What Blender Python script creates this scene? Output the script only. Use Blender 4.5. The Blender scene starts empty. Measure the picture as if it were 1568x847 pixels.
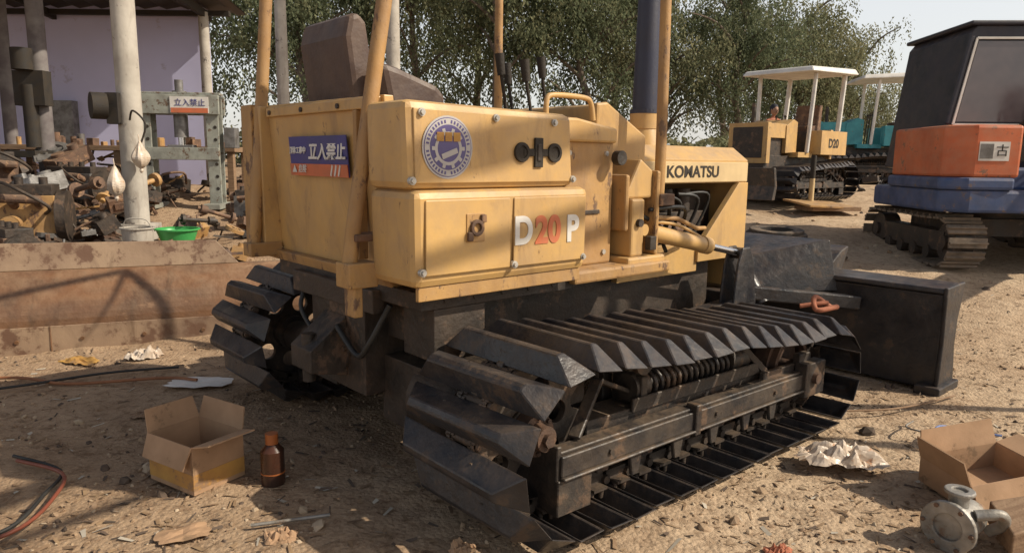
import bpy, bmesh, math, random
from mathutils import Vector, Matrix, Euler, noise
import numpy as np
random.seed(7); np.random.seed(7)
R = math.radians
scene = bpy.context.scene
COL = scene.collection

# ------------------------------------------------------------------ materials
def mat(name, c1, c2=None, scale=5.0, rough=0.6, metal=0.0, bump=0.15, bscale=60.0,
        spot=None, spot_scale=9.0, spot_t=0.62, dust=None, dust_amt=0.5, stretch=(1,1,1),
        transl=None, spec=0.5, rvar=0.12, bdist=0.01, streak=None, streak_amt=0.6, allover=0.0):
    m = bpy.data.materials.new(name); m.use_nodes = True
    nt = m.node_tree; N = nt.nodes; L = nt.links
    bs = N['Principled BSDF']
    tc = N.new('ShaderNodeTexCoord'); mp = N.new('ShaderNodeMapping')
    mp.inputs['Scale'].default_value = stretch
    L.new(tc.outputs['Object'], mp.inputs['Vector'])
    def nz(s, d=3, r=0.6, src=mp, dist=0):
        n = N.new('ShaderNodeTexNoise'); n.inputs['Scale'].default_value = s
        n.inputs['Detail'].default_value = d; n.inputs['Roughness'].default_value = r; n.inputs['Distortion'].default_value=dist
        L.new(src.outputs['Vector'] if src is not tc else src.outputs['Object'], n.inputs['Vector']); return n
    def mr(src, a, b, c=0.0, d=1.0):
        n = N.new('ShaderNodeMapRange'); n.inputs[1].default_value = a; n.inputs[2].default_value = b
        n.inputs[3].default_value = c; n.inputs[4].default_value = d
        L.new(src, n.inputs[0]); return n.outputs[0]
    def mix(fac, a, b):
        n = N.new('ShaderNodeMix'); n.data_type = 'RGBA'
        if isinstance(fac,float): n.inputs['Factor'].default_value=fac
        else: L.new(fac, n.inputs['Factor'])
        for s, v in ((6, a), (7, b)):
            if isinstance(v, tuple): n.inputs[s].default_value = (*v, 1)
            else: L.new(v, n.inputs[s])
        return n.outputs[2]
    if c2 is None: c2 = tuple(x*0.75 for x in c1)
    n1 = nz(scale)
    col = mix(mr(n1.outputs[0], 0.35, 0.65), c1, c2)
    if streak is not None:
        m3 = N.new('ShaderNodeMapping'); m3.inputs['Scale'].default_value=(1,1,.3); L.new(tc.outputs['Object'], m3.inputs['Vector'])
        n6 = nz(7, 5, .7, m3, .6); col = mix(mr(n6.outputs[0], .54, .74, 0, streak_amt), col, streak)
    if spot is not None:
        n2 = nz(spot_scale, 6, 0.72)
        col = mix(mr(n2.outputs[0], spot_t, spot_t+0.06), col, spot)
    if dust is not None:
        g = N.new('ShaderNodeNewGeometry'); sx = N.new('ShaderNodeSeparateXYZ')
        L.new(g.outputs['Normal'], sx.inputs[0])
        up = mr(sx.outputs[2], -0.2, 0.9, allover)
        n3 = nz(9, 4, 0.7, tc)
        dn = mr(n3.outputs[0], 0.36, 0.66)
        mu = N.new('ShaderNodeMath'); mu.operation = 'MULTIPLY'
        L.new(up, mu.inputs[0]); L.new(dn, mu.inputs[1])
        m2 = N.new('ShaderNodeMath'); m2.operation = 'MULTIPLY'
        L.new(mu.outputs[0], m2.inputs[0]); m2.inputs[1].default_value = dust_amt
        col = mix(m2.outputs[0], col, dust)
    L.new(col, bs.inputs['Base Color'])
    bs.inputs['Metallic'].default_value = metal
    bs.inputs['Specular IOR Level'].default_value = spec
    L.new(mr(n1.outputs[0], 0.3, 0.7, max(0.03, rough-rvar), min(1, rough+rvar)), bs.inputs['Roughness'])
    if bump > 0:
        n5 = nz(bscale, 3, 0.65, tc)
        b = N.new('ShaderNodeBump'); b.inputs['Strength'].default_value = bump
        b.inputs['Distance'].default_value = bdist
        L.new(n5.outputs[0], b.inputs['Height']); L.new(b.outputs[0], bs.inputs['Normal'])
    if transl:
        out = N['Material Output']; tr = N.new('ShaderNodeBsdfTranslucent'); ms = N.new('ShaderNodeMixShader')
        L.new(col, tr.inputs[0]); ms.inputs[0].default_value = transl
        df = N.new('ShaderNodeBsdfDiffuse'); L.new(col, df.inputs[0])
        L.new(df.outputs[0], ms.inputs[1]); L.new(tr.outputs[0], ms.inputs[2]); L.new(ms.outputs[0], out.inputs[0])
    return m

DUST = (0.34, 0.24, 0.155)
Myel = mat('yellow_paint', (0.59,0.365,0.13), (0.49,0.295,0.105), 3, 0.5, bump=0.14, bscale=14, spot=(0.17,0.09,0.04), spot_scale=9, spot_t=0.635, dust=DUST, dust_amt=0.7, stretch=(1,1,0.7), streak=(0.28,0.165,0.075), streak_amt=.75, allover=.35)
Myel2 = mat('yellow_paint_worn', (0.47,0.27,0.09), (0.32,0.175,0.065), 5, 0.65, bump=0.2, bscale=35, spot=(0.11,0.055,0.03), spot_scale=11, spot_t=0.56, dust=DUST, dust_amt=0.7, stretch=(1,1,0.5), streak=(0.18,0.10,0.05), allover=.3)
Mcream = mat('cream_stripe', (0.62,0.46,0.24), (0.5,0.36,0.19), 4, 0.55, bump=0.05, spot=(0.3,0.18,0.08), spot_t=0.62)
Mblk = mat('black_track_paint', (0.013,0.014,0.018), (0.026,0.026,0.029), 6, 0.42, bump=0.5, bscale=20, spot=(0.06,0.043,0.033), spot_scale=6, spot_t=0.57, dust=(0.17,0.12,0.085), dust_amt=0.36, allover=.14)
Mblk2 = mat('black_frame_dusty', (0.018,0.017,0.019), (0.038,0.031,0.026), 6, 0.5, bump=0.6, bscale=20, spot=(0.10,0.063,0.042), spot_scale=5, spot_t=0.54, dust=(0.22,0.155,0.10), dust_amt=0.55, allover=.18)
Mchas = mat('greasy_chassis', (0.017,0.014,0.012), (0.05,0.034,0.024), 7, 0.6, bump=0.7, bscale=16, spot=(0.11,0.066,0.041), spot_scale=6, spot_t=0.57, dust=(.2,.14,.09), dust_amt=.35, allover=.12)
Mrust = mat('rusty_steel', (0.16,0.085,0.05), (0.085,0.052,0.037), 6, 0.8, bump=0.4, bscale=40, spot=(0.25,0.14,0.075), spot_scale=10, spot_t=0.55, dust=DUST, dust_amt=0.4)
Mrusth = mat('rusty_hub', (0.13,0.072,0.045), (0.06,0.038,0.028), 12, 0.6, bump=0.4, bscale=60)
Mblade = mat('brown_blade_steel', (0.20,0.10,0.05), (0.10,0.054,0.032), 2.4, 0.42, bump=0.5, bscale=9, spot=(0.26,0.15,0.085), spot_scale=3.0, spot_t=0.57, dust=(0.36,0.245,0.15), dust_amt=0.4, stretch=(.6,1,1.4), streak=(0.05,0.03,0.02), streak_amt=.75, allover=.1, bdist=.02)
Mchrome = mat('chrome', (0.7,0.7,0.72), (0.6,0.6,0.62), 5, 0.15, metal=1, bump=0)
Mbolt = mat('bolt_steel', (0.62,0.6,0.56), (0.4,0.38,0.34), 20, 0.4, metal=0.5, bump=0)
Mseat = mat('seat_vinyl', (0.045,0.024,0.02), (0.08,0.048,0.037), 4, 0.5, bump=0.4, bscale=12, dust=DUST, dust_amt=0.35, allover=.2)
Mexh = mat('exhaust_dark_blue', (0.022,0.025,0.05), (0.03,0.03,0.045), 6, 0.5, bump=0.15, spot=(0.09,0.05,0.035), spot_t=0.6)
Mwhite = mat('white_paint', (0.74,0.71,0.66), (0.6,0.57,0.52), 4, 0.5, bump=0.05, spot=(0.38,0.31,0.22), spot_t=0.63)
Mred = mat('red_orange_marking', (0.60,0.15,0.06), (0.47,0.15,0.07), 9, 0.5, bump=0)
Mblue = mat('blue_marking', (0.045,0.045,0.22), (0.06,0.06,0.18), 5, 0.45, bump=0)
Mpurp = mat('purple_marking', (0.10,0.08,0.22), (0.08,0.07,0.18), 5, 0.45, bump=0)
Mhose = mat('rubber_hose', (0.012,0.012,0.012), (0.03,0.028,0.025), 9, 0.55, bump=0.1)
Mdark = mat('dark_grime', (0.02,0.016,0.013), (0.04,0.03,0.02), 9, 0.8, bump=0.3)
Mconc = mat('concrete', (0.46,0.42,0.36), (0.34,0.305,0.26), 3, 0.85, bump=0.3, bscale=30, spot=(0.12,0.1,0.09), spot_scale=5, spot_t=0.6, streak=(0.18,0.14,0.11))
Mwall = mat('lavender_wall_plaster', (0.60,0.59,0.82), (0.55,0.54,0.76), 0.8, 0.85, bump=0.1, spot=(0.46,0.43,0.58), spot_scale=2.2, spot_t=0.62)
Mroof = mat('roof_sheet_metal', (0.05,0.045,0.045), (0.09,0.07,0.06), 2, 0.7, bump=0.1)
Msteel = mat('grey_green_steel', (0.33,0.34,0.29), (0.21,0.21,0.18), 5, 0.6, bump=0.2, spot=(0.13,0.08,0.05), spot_t=0.56, streak=(.12,.09,.07))
Mgrey = mat('cast_grey', (0.23,0.22,0.21), (0.12,0.11,0.10), 8, 0.5, metal=0.4, bump=0.3)
Malu = mat('cast_aluminium', (0.36,0.34,0.31), (0.22,0.20,0.17), 9, 0.55, metal=0.5, bump=0.4, bscale=30, spot=(.2,.14,.1), spot_t=.57)
Mgreen = mat('green_plastic', (0.06,0.38,0.10), (0.05,0.31,0.08), 5, 0.4, bump=0)
Mcard = mat('cardboard', (0.42,0.26,0.15), (0.33,0.205,0.118), 6, 0.85, bump=0.12, bscale=30, spot=(0.22,0.14,0.08), spot_scale=5, spot_t=0.58)
Mcardy = mat('cardboard_print_yellow', (0.48,0.27,0.065), (0.38,0.2,0.06), 8, 0.8, bump=0.1, spot=(.25,.15,.08), spot_t=.58)
Mplast = mat('white_plastic_film', (0.60,0.51,0.42), (0.48,0.37,0.27), 12, 0.4, bump=0.3, bscale=18, spot=(0.42,0.20,0.09), spot_scale=12, spot_t=0.6)
Mbark = mat('bark', (0.20,0.155,0.12), (0.13,0.10,0.075), 6, 0.9, bump=0.5, bscale=25, bdist=0.03)
Morange = mat('orange_paint', (0.60,0.145,0.048), (0.46,0.11,0.04), 3, 0.55, bump=0.1, spot=(0.2,0.09,0.05), spot_scale=7, spot_t=0.58, dust=DUST, dust_amt=0.6, allover=.3)
Mexblue = mat('faded_blue_paint', (0.045,0.08,0.19), (0.03,0.055,0.13), 4, 0.55, bump=0.12, spot=(0.13,0.09,0.07), spot_t=0.6, dust=DUST, dust_amt=0.4, allover=.1)
Mnavy = mat('navy_cab_paint', (0.014,0.016,0.029), (0.024,0.024,0.036), 4, 0.5, bump=0.1, dust=DUST, dust_amt=0.25)
Mteal = mat('teal_paint', (0.05,0.30,0.34), (0.04,0.22,0.26), 4, 0.5, bump=0.1, spot=(0.2,0.12,0.08), spot_t=0.62)
Mglass = mat('dusty_glass', (0.08,0.066,0.073), (0.14,0.115,0.115), 2, 0.12, bump=0, spec=.8)
Mtire = mat('tyre_rubber', (0.025,0.023,0.022), (0.05,0.042,0.035), 5, 0.8, bump=0.3, dust=DUST, dust_amt=0.6)
Mwood = mat('old_wood', (0.28,0.18,0.105), (0.2,0.12,0.07), 6, 0.85, bump=0.3, stretch=(1,8,8))
Mskin = mat('skin', (0.35,0.19,0.12), None, 5, 0.6, bump=0)
Mshirt = mat('orange_shirt', (0.42,0.15,0.08), None, 8, 0.8, bump=0.1)
Mhair = mat('hair_and_trousers', (0.02,0.02,0.03), None, 8, 0.8, bump=0.1)
Mleafs = []
for i,(a,b,c) in enumerate([((0.20,0.215,0.125),(0.13,0.15,0.088),(0.29,0.285,0.165)),((0.17,0.195,0.115),(0.11,0.132,0.078),(0.25,0.255,0.15)),((0.24,0.235,0.135),(0.15,0.165,0.10),(0.33,0.31,0.18))]):
    Mleafs.append(mat('foliage_%d'%i, a, b, 0.9, 0.6, bump=0, spot=c, spot_scale=1.7, spot_t=0.52, transl=0.45, spec=0.2))  # leaf colours greyed and lightened so distance haze is painted in

# ------------------------------------------------------------------ builder
def catmull(pts, n=6, closed=False):
    P=[Vector(p) for p in pts]; out=[]
    m=len(P)
    for i in range(m if closed else m-1):
        if closed: a,b,c,d=P[(i-1)%m],P[i],P[(i+1)%m],P[(i+2)%m]
        else: a,b,c,d=P[max(0,i-1)],P[i],P[i+1],P[min(m-1,i+2)]
        for k in range(n):
            t=k/n
            out.append(0.5*((2*b)+(c-a)*t+(2*a-5*b+4*c-d)*t*t+(3*b-a-3*c+d)*t**3))
    if not closed: out.append(P[-1])
    return out

class B:
    def __init__(s, xf=None): s.v=[]; s.f=[]; s.m=[]; s.s=[]; s.xf=xf
    def add(s, vs, fs, m=0, smooth=False):
        o=len(s.v)
        for v in vs:
            v=Vector(v)
            s.v.append(tuple(s.xf@v) if s.xf else tuple(v))
        for f in fs:
            s.f.append([i+o for i in f]); s.m.append(m)
            s.s.append(smooth)
    def hexa(s, P, m=0):
        s.add(P, [(3,2,1,0),(4,5,6,7),(0,1,5,4),(1,2,6,5),(2,3,7,6),(3,0,4,7)], m)
    def box(s,x0,x1,y0,y1,z0,z1,m=0):
        s.hexa([(x0,y0,z0),(x1,y0,z0),(x1,y1,z0),(x0,y1,z0),(x0,y0,z1),(x1,y0,z1),(x1,y1,z1),(x0,y1,z1)],m)
    def obox(s,c,sz,rot=(0,0,0),m=0):
        M=Matrix.Translation(c)@Euler(rot).to_matrix().to_4x4()
        a,b,d=[x/2 for x in sz]
        s.hexa([M@Vector(p) for p in [(-a,-b,-d),(a,-b,-d),(a,b,-d),(-a,b,-d),(-a,-b,d),(a,-b,d),(a,b,d),(-a,b,d)]],m)
    def beam(s,p,q,w,h,m=0,up=(0,0,1)):
        p=Vector(p);q=Vector(q);d=(q-p).normalized();u=Vector(up)
        if abs(d.dot(u))>0.98: u=Vector((1,0,0))
        sd=d.cross(u).normalized()*w/2; uu=sd.cross(d).normalized()*h/2
        s.hexa([p-sd-uu,p+sd-uu,p+sd+uu,p-sd+uu,q-sd-uu,q+sd-uu,q+sd+uu,q-sd+uu],m)
    def cyl(s,p,q,r,r2=None,m=0,seg=18,caps=True):
        r2=r if r2 is None else r2
        p=Vector(p);q=Vector(q);d=(q-p).normalized()
        u=Vector((0,0,1)) if abs(d.z)<0.9 else Vector((1,0,0))
        a=d.cross(u).normalized(); b=a.cross(d)
        vs=[]
        for c,rr in((p,r),(q,r2)):
            for i in range(seg):
                t=2*math.pi*i/seg; vs.append(c+a*math.cos(t)*rr+b*math.sin(t)*rr)
        s.add(vs,[(i,(i+1)%seg,seg+(i+1)%seg,seg+i) for i in range(seg)],m,True)
        if caps:
            s.add(vs[:seg],[tuple(range(seg))[::-1]],m); s.add(vs[seg:],[tuple(range(seg))],m)
    def ring(s,p,q,ro,ri,m=0,seg=24):
        p=Vector(p);q=Vector(q);d=(q-p).normalized()
        u=Vector((0,0,1)) if abs(d.z)<0.9 else Vector((1,0,0))
        a=d.cross(u).normalized(); b=a.cross(d); vs=[]
        for c,rr in((p,ro),(q,ro),(q,ri),(p,ri)):
            for i in range(seg):
                t=2*math.pi*i/seg; vs.append(c+a*math.cos(t)*rr+b*math.sin(t)*rr)
        fs=[]
        for k in range(4):
            for i in range(seg): fs.append((k*seg+i,k*seg+(i+1)%seg,((k+1)%4)*seg+(i+1)%seg,((k+1)%4)*seg+i))
        s.add(vs,fs,m,False)
    def tube(s,pts,r,m=0,seg=8,n=6,closed=False,smooth=True,rf=None):
        P=catmull(pts,n,closed) if smooth else [Vector(p) for p in pts]
        k=len(P); vs=[]; prev=None
        for i in range(k):
            if closed: d=(P[(i+1)%k]-P[i-1]).normalized()
            else: d=(P[min(k-1,i+1)]-P[max(0,i-1)]).normalized()
            if prev is None:
                u=Vector((0,0,1)) if abs(d.z)<0.9 else Vector((1,0,0)); a=d.cross(u).normalized()
            else: a=(prev-d*prev.dot(d)).normalized()
            prev=a; b=a.cross(d); rr=r if rf is None else r*rf(i/(k-1))
            for j in range(seg):
                t=2*math.pi*j/seg; vs.append(P[i]+a*math.cos(t)*rr+b*math.sin(t)*rr)
        fs=[]
        for i in range(k if closed else k-1):
            i2=(i+1)%k
            for j in range(seg): fs.append((i*seg+j,i*seg+(j+1)%seg,i2*seg+(j+1)%seg,i2*seg+j))
        s.add(vs,fs,m,True)
        if not closed:
            s.add(vs[:seg],[tuple(range(seg))],m); s.add(vs[-seg:],[tuple(range(seg))],m)
    def prism(s,pts,ax,a0,a1,m=0):
        n=len(pts)
        def P(p,a):
            return {'x':(a,p[0],p[1]),'y':(p[0],a,p[1]),'z':(p[0],p[1],a)}[ax]
        vs=[P(p,a0) for p in pts]+[P(p,a1) for p in pts]
        fs=[tuple(range(n))[::-1],tuple(range(n,2*n))]+[(i,(i+1)%n,n+(i+1)%n,n+i) for i in range(n)]
        s.add(vs,fs,m)
    def sph(s,c,r,m=0,sc=(1,1,1),seg=14,rings=9):
        vs=[];fs=[]
        for i in range(rings+1):
            ph=math.pi*i/rings
            for j in range(seg):
                t=2*math.pi*j/seg
                vs.append((c[0]+r*sc[0]*math.sin(ph)*math.cos(t),c[1]+r*sc[1]*math.sin(ph)*math.sin(t),c[2]+r*sc[2]*math.cos(ph)))
        for i in range(rings):
            for j in range(seg): fs.append((i*seg+j,i*seg+(j+1)%seg,(i+1)*seg+(j+1)%seg,(i+1)*seg+j))
        s.add(vs,fs,m,True)
    def mesh(s,name,mats):
        me=bpy.data.meshes.new(name); me.from_pydata(s.v,[],s.f)
        for mm in mats: me.materials.append(mm)
        me.polygons.foreach_set('material_index',s.m); me.polygons.foreach_set('use_smooth',s.s)
        bm=bmesh.new(); bm.from_mesh(me); bmesh.ops.recalc_face_normals(bm,faces=bm.faces); bm.to_mesh(me); bm.free()
        me.update(); return me
    def obj(s,name,mats,parent=None,bevel=0,loc=None,rot=None):
        o=bpy.data.objects.new(name,s.mesh(name,mats)); COL.objects.link(o)
        if parent: o.parent=parent
        if loc is not None: o.location=loc
        if rot is not None: o.rotation_euler=rot
        if bevel:
            md=o.modifiers.new('bevel','BEVEL'); md.width=bevel; md.segments=2; md.limit_method='ANGLE'; md.angle_limit=R(40)
            md.harden_normals=False
        return o
def empty(name,loc=(0,0,0),rz=0,sc=1):
    e=bpy.data.objects.new(name,None); COL.objects.link(e); e.location=loc; e.rotation_euler=(0,0,rz); e.scale=(sc,sc,sc); return e
def text(name,body,loc,rot,size,m,parent,ext=0.0015,align='CENTER',xs=1.0,bold=0.0):
    c=bpy.data.curves.new(name,'FONT'); c.body=body; c.size=size; c.extrude=ext; c.align_x=align; c.align_y='CENTER'; c.offset=bold
    c.materials.append(m); o=bpy.data.objects.new(name,c); COL.objects.link(o); o.location=loc; o.rotation_euler=rot; o.scale=(xs,1,1); o.parent=parent; return o

# ------------------------------------------------------------------ terrain
def base_h(y): return float(np.interp(y,[-50,4.6,5.4,12.0,13.5,20,60],[0,0,0.055,0.76,0.87,1.1,1.15]))
def gz(x,y):
    d=math.hypot(x,y-3)
    k=max(0.0,1-d/70)
    n=0.035*noise.noise(Vector((x*0.55,y*0.55,0)))+0.018*noise.noise(Vector((x*2.3,y*2.3,3)))+0.012*noise.noise(Vector((x*6,y*6,5)))
    n+=0.007*noise.noise(Vector((x*16,y*16,9))) if d<7 else 0
    dip=-.05*math.exp(-((x-1.3)**2+(y-4.1)**2)/1.0)
    return base_h(y)+n*k*(1.6 if y>6 else 1.0)-0.012+dip
NG=460
def axis_coords(c,a=1.5,ext=420):
    k=math.asinh(ext/a); return [c+a*math.sinh(k*(2*i/(NG-1)-1)) for i in range(NG)]
gx=axis_coords(0.0); gy=axis_coords(3.2)
verts=[(x,y,gz(x,y)) for y in gy for x in gx]
faces=[(j*NG+i,j*NG+i+1,(j+1)*NG+i+1,(j+1)*NG+i) for j in range(NG-1) for i in range(NG-1)]
me=bpy.data.meshes.new('ground'); me.from_pydata(verts,[],faces)
me.polygons.foreach_set('use_smooth',[True]*len(faces))
ground=bpy.data.objects.new('ground',me); COL.objects.link(ground)
m=bpy.data.materials.new('dirt'); m.use_nodes=True; nt=m.node_tree; N=nt.nodes; L=nt.links; bs=N['Principled BSDF']
tc=N.new('ShaderNodeTexCoord')
def nz(s,d=4,r=0.6,dist=0):
    n=N.new('ShaderNodeTexNoise'); n.inputs['Scale'].default_value=s; n.inputs['Detail'].default_value=d; n.inputs['Roughness'].default_value=r
    n.inputs['Distortion'].default_value=dist; L.new(tc.outputs['Object'],n.inputs['Vector']); return n.outputs[0]
def ramp(src,stops):
    n=N.new('ShaderNodeValToRGB'); L.new(src,n.inputs[0]); e=n.color_ramp.elements
    e[0].position,e[0].color=stops[0][0],(*stops[0][1],1); e[1].position,e[1].color=stops[-1][0],(*stops[-1][1],1)
    for p,c in stops[1:-1]:
        x=e.new(p); x.color=(*c,1)
    return n.outputs[0]
def mixc(f,a,b,bt='MIX'):
    n=N.new('ShaderNodeMix'); n.data_type='RGBA'; n.blend_type=bt
    if isinstance(f,float): n.inputs['Factor'].default_value=f
    else: L.new(f,n.inputs['Factor'])
    for s,v in((6,a),(7,b)):
        if isinstance(v,tuple): n.inputs[s].default_value=(*v,1)
        else: L.new(v,n.inputs[s])
    return n.outputs[2]
c=ramp(nz(1.3,5),[(0.3,(0.38,0.265,0.17)),(0.5,(0.49,0.36,0.24)),(0.7,(0.56,0.425,0.29))])
c2=ramp(nz(13,7,0.78),[(0.34,(0.5,0.44,0.40)),(0.52,(1,1,1)),(0.75,(1.12,1.10,1.06))])
c=mixc(0.85,c,c2,'MULTIPLY')
c=mixc(ramp(nz(0.5,4,0.6,0.5),[(0.54,(0,0,0)),(0.68,(0.45,)*3)]),c,(0.22,0.15,0.095))
c=mixc(ramp(nz(3.1,6,0.7,0.8),[(0.58,(0,0,0)),(0.70,(0.55,)*3)]),c,(0.19,0.125,0.08))
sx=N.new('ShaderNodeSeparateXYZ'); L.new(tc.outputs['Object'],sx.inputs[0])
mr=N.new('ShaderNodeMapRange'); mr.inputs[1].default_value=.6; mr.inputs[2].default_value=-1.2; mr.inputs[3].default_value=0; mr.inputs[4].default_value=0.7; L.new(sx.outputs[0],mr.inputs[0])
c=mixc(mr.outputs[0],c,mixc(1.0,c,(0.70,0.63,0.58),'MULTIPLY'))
v=N.new('ShaderNodeTexVoronoi'); v.inputs['Scale'].default_value=48; L.new(tc.outputs['Object'],v.inputs['Vector'])
c=mixc(ramp(v.outputs['Distance'],[(0.10,(0.4,)*3),(0.24,(0,)*3)]),c,(0.52,0.42,0.31))
L.new(c,bs.inputs['Base Color']); bs.inputs['Roughness'].default_value=0.95; bs.inputs['Specular IOR Level'].default_value=0.15
ad=N.new('ShaderNodeMath'); ad.operation='MULTIPLY_ADD'; L.new(v.outputs['Distance'],ad.inputs[0]); ad.inputs[1].default_value=-0.4; L.new(nz(16,7,0.75),ad.inputs[2])
b=N.new('ShaderNodeBump'); b.inputs['Strength'].default_value=0.75; b.inputs['Distance'].default_value=0.025; L.new(ad.outputs[0],b.inputs['Height']); L.new(b.outputs[0],bs.inputs['Normal'])
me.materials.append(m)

# gravel + debris
ico_v=[];t=(1+5**.5)/2
for a in(-1,1):
    for b_ in(-t,t): ico_v+=[(a,b_,0),(0,a,b_),(b_,0,a)]
ico_v=[Vector(p).normalized() for p in ico_v]
bmi=bmesh.new(); 
for p in ico_v: bmi.verts.new(p)
bmesh.ops.convex_hull(bmi,input=bmi.verts); bmi.verts.ensure_lookup_table(); bmi.verts.index_update()
ico_v=[v_.co.copy() for v_ in bmi.verts]; ico_f=[[v_.index for v_ in f.verts] for f in bmi.faces]; bmi.free()
Mst=[mat('stone_light',(0.48,0.38,0.27),(0.40,0.30,0.2),9,0.95,bump=0.2,spec=.1),mat('stone_brown',(0.37,0.265,0.17),(0.28,0.19,0.125),9,0.95,bump=0.2,spec=.1),mat('stone_dark',(0.14,0.10,0.075),(0.09,0.07,0.055),9,0.9,bump=0.2,spec=.1)]
bb=B()
def rock(x,y,r,mi):
    sc=Vector((random.uniform(.7,1.4),random.uniform(.7,1.4),random.uniform(.4,.8)))*r; q=Euler((random.random(),random.random(),random.random()*6)).to_matrix()
    z=gz(x,y)+r*0.1
    bb.add([q@Vector((p.x*sc.x*random.uniform(.75,1.2),p.y*sc.y*random.uniform(.75,1.2),p.z*sc.z))+Vector((x,y,z)) for p in ico_v],ico_f,mi)
for i in range(7500):
    y=2.0+abs(random.gauss(0,2.6)); x=random.uniform(-1,1)*(y*0.85+0.5)
    if noise.noise(Vector((x*1.2,y*1.2,8)))<-.12: continue
    rock(x,y,random.choice([.004,.005,.006,.008,.011])*random.uniform(.7,1.4),random.choice([0,1,1,1,2]))
for i in range(300):
    y=random.uniform(2.4,14); x=random.uniform(-1,1)*(y*0.85)
    rock(x,y,random.uniform(.014,.032)*(1+y*0.05),random.choice([0,1,1,2]))
bb.obj('gravel',Mst)
bb=B()
for i in range(3200):
    y=2.0+abs(random.gauss(0,2.8)); x=random.uniform(-1,1)*(y*0.85+0.5); a=random.random()*6.28; l=random.uniform(.008,.036)*(1.8 if random.random()<.07 else 1); w=random.uniform(.002,.010)
    z=gz(x,y)+.006; d=Vector((math.cos(a),math.sin(a),random.uniform(-.2,.2)))*l; e=Vector((-math.sin(a),math.cos(a),random.uniform(-.4,.4)))*w; c0=Vector((x,y,z))
    bb.add([c0-d-e,c0+d-e*.3,c0+d*1.1+e,c0-d+e],[(0,1,2,3)],random.choice([0,0,0,0,1,2,2]) if random.random()<.8 else 0)
bb.obj('litter_debris',[mat('dry_leaf_chip',(0.30,0.20,0.11),(0.18,0.11,0.065),30,0.9,bump=0),mat('pale_scrap',(0.5,0.44,0.35),None,9,0.8,bump=0),Mst[2]])

# ------------------------------------------------------------------ track machinery
def belt(C0,r0,C1,r1,n,sag=0.02):
    C0=Vector(C0);C1=Vector(C1);d=C1-C0;D=d.length;dn=d/D;pn=Vector((-dn.y,dn.x))
    k=(r0-r1)/D; s=math.sqrt(1-k*k)
    nt_=dn*k+pn*s; nb=dn*k-pn*s
    poly=[]
    for i in range(60):
        t=i/60; p=(C0+nt_*r0).lerp(C1+nt_*r1,t); p.y-=sag*math.sin(math.pi*t*2)**2; poly.append(p)
    a0=math.atan2(nt_.y,nt_.x);a1=math.atan2(nb.y,nb.x)
    while a1>a0:a1-=2*math.pi
    for i in range(60): a=a0+(a1-a0)*i/60; poly.append(C1+Vector((math.cos(a),math.sin(a)))*r1)
    for i in range(60): poly.append((C1+nb*r1).lerp(C0+nb*r0,i/60))
    b0=a1; b1=a0-2*math.pi
    for i in range(60): a=b0+(b1-b0)*i/60; poly.append(C0+Vector((math.cos(a),math.sin(a)))*r0)
    seg=[(poly[(i+1)%len(poly)]-poly[i]).length for i in range(len(poly))]; T=sum(seg); out=[]; acc=0;j=0
    for i in range(n):
        tg=T*i/n
        while acc+seg[j]<tg: acc+=seg[j]; j+=1
        out.append(poly[j].lerp(poly[(j+1)%len(poly)],(tg-acc)/seg[j]))
    return out
def shoe_tpl(hw,pitch):
    a=pitch*0.455; h0=.022; H=.105; t_=.010
    prof=[(-a,h0),(-a+.004,h0+.008),(-.026,H-.002),(-.012,H),(.008,H-.002),(a-.004,h0+.008),(a,h0)]
    def inset(z): return .095*(z-h0)/(H-h0)
    V=[];F=[]
    n=len(prof)
    def ringp(P,y0): 
        o=len(V)
        for s_ in(-1,1):
            for x,z in P: V.append(Vector((x,s_*(y0-inset(z)),z)))
        return o
    o1=ringp(prof,hw)
    inn=[(-a+t_,h0),(-a+t_+.004,h0+.006),(-.022,H-.014),(-.012,H-.012),(.004,H-.014),(a-t_-.004,h0+.006),(a-t_,h0)]
    o2=ringp(inn,hw-t_)
    for o,fl in((o1,False),(o2,True)):
        for i in range(n-1):
            f=(o+i,o+i+1,o+n+i+1,o+n+i); F.append(f[::-1] if fl else f)
        F.append(tuple(range(o,o+n))); F.append(tuple(range(o+n,o+2*n)))
    F.append((o1,o2,o2+n,o1+n)); F.append((o1+n-1,o2+n-1,o2+2*n-1,o1+2*n-1))
    F.append((o1,o1+n-1,o2+n-1,o2)); F.append((o1+n,o1+2*n-1,o2+2*n-1,o2+n))
    return V,F
C0=(0,.385);r0=.28;C1=(1.95,.325);r1=.22;NSH=38
pins=belt(C0,r0,C1,r1,NSH,0.018)
per=sum((pins[(i+1)%NSH]-pins[i]).length for i in range(NSH))/NSH
SV,SF=shoe_tpl(.355,per)
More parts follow.
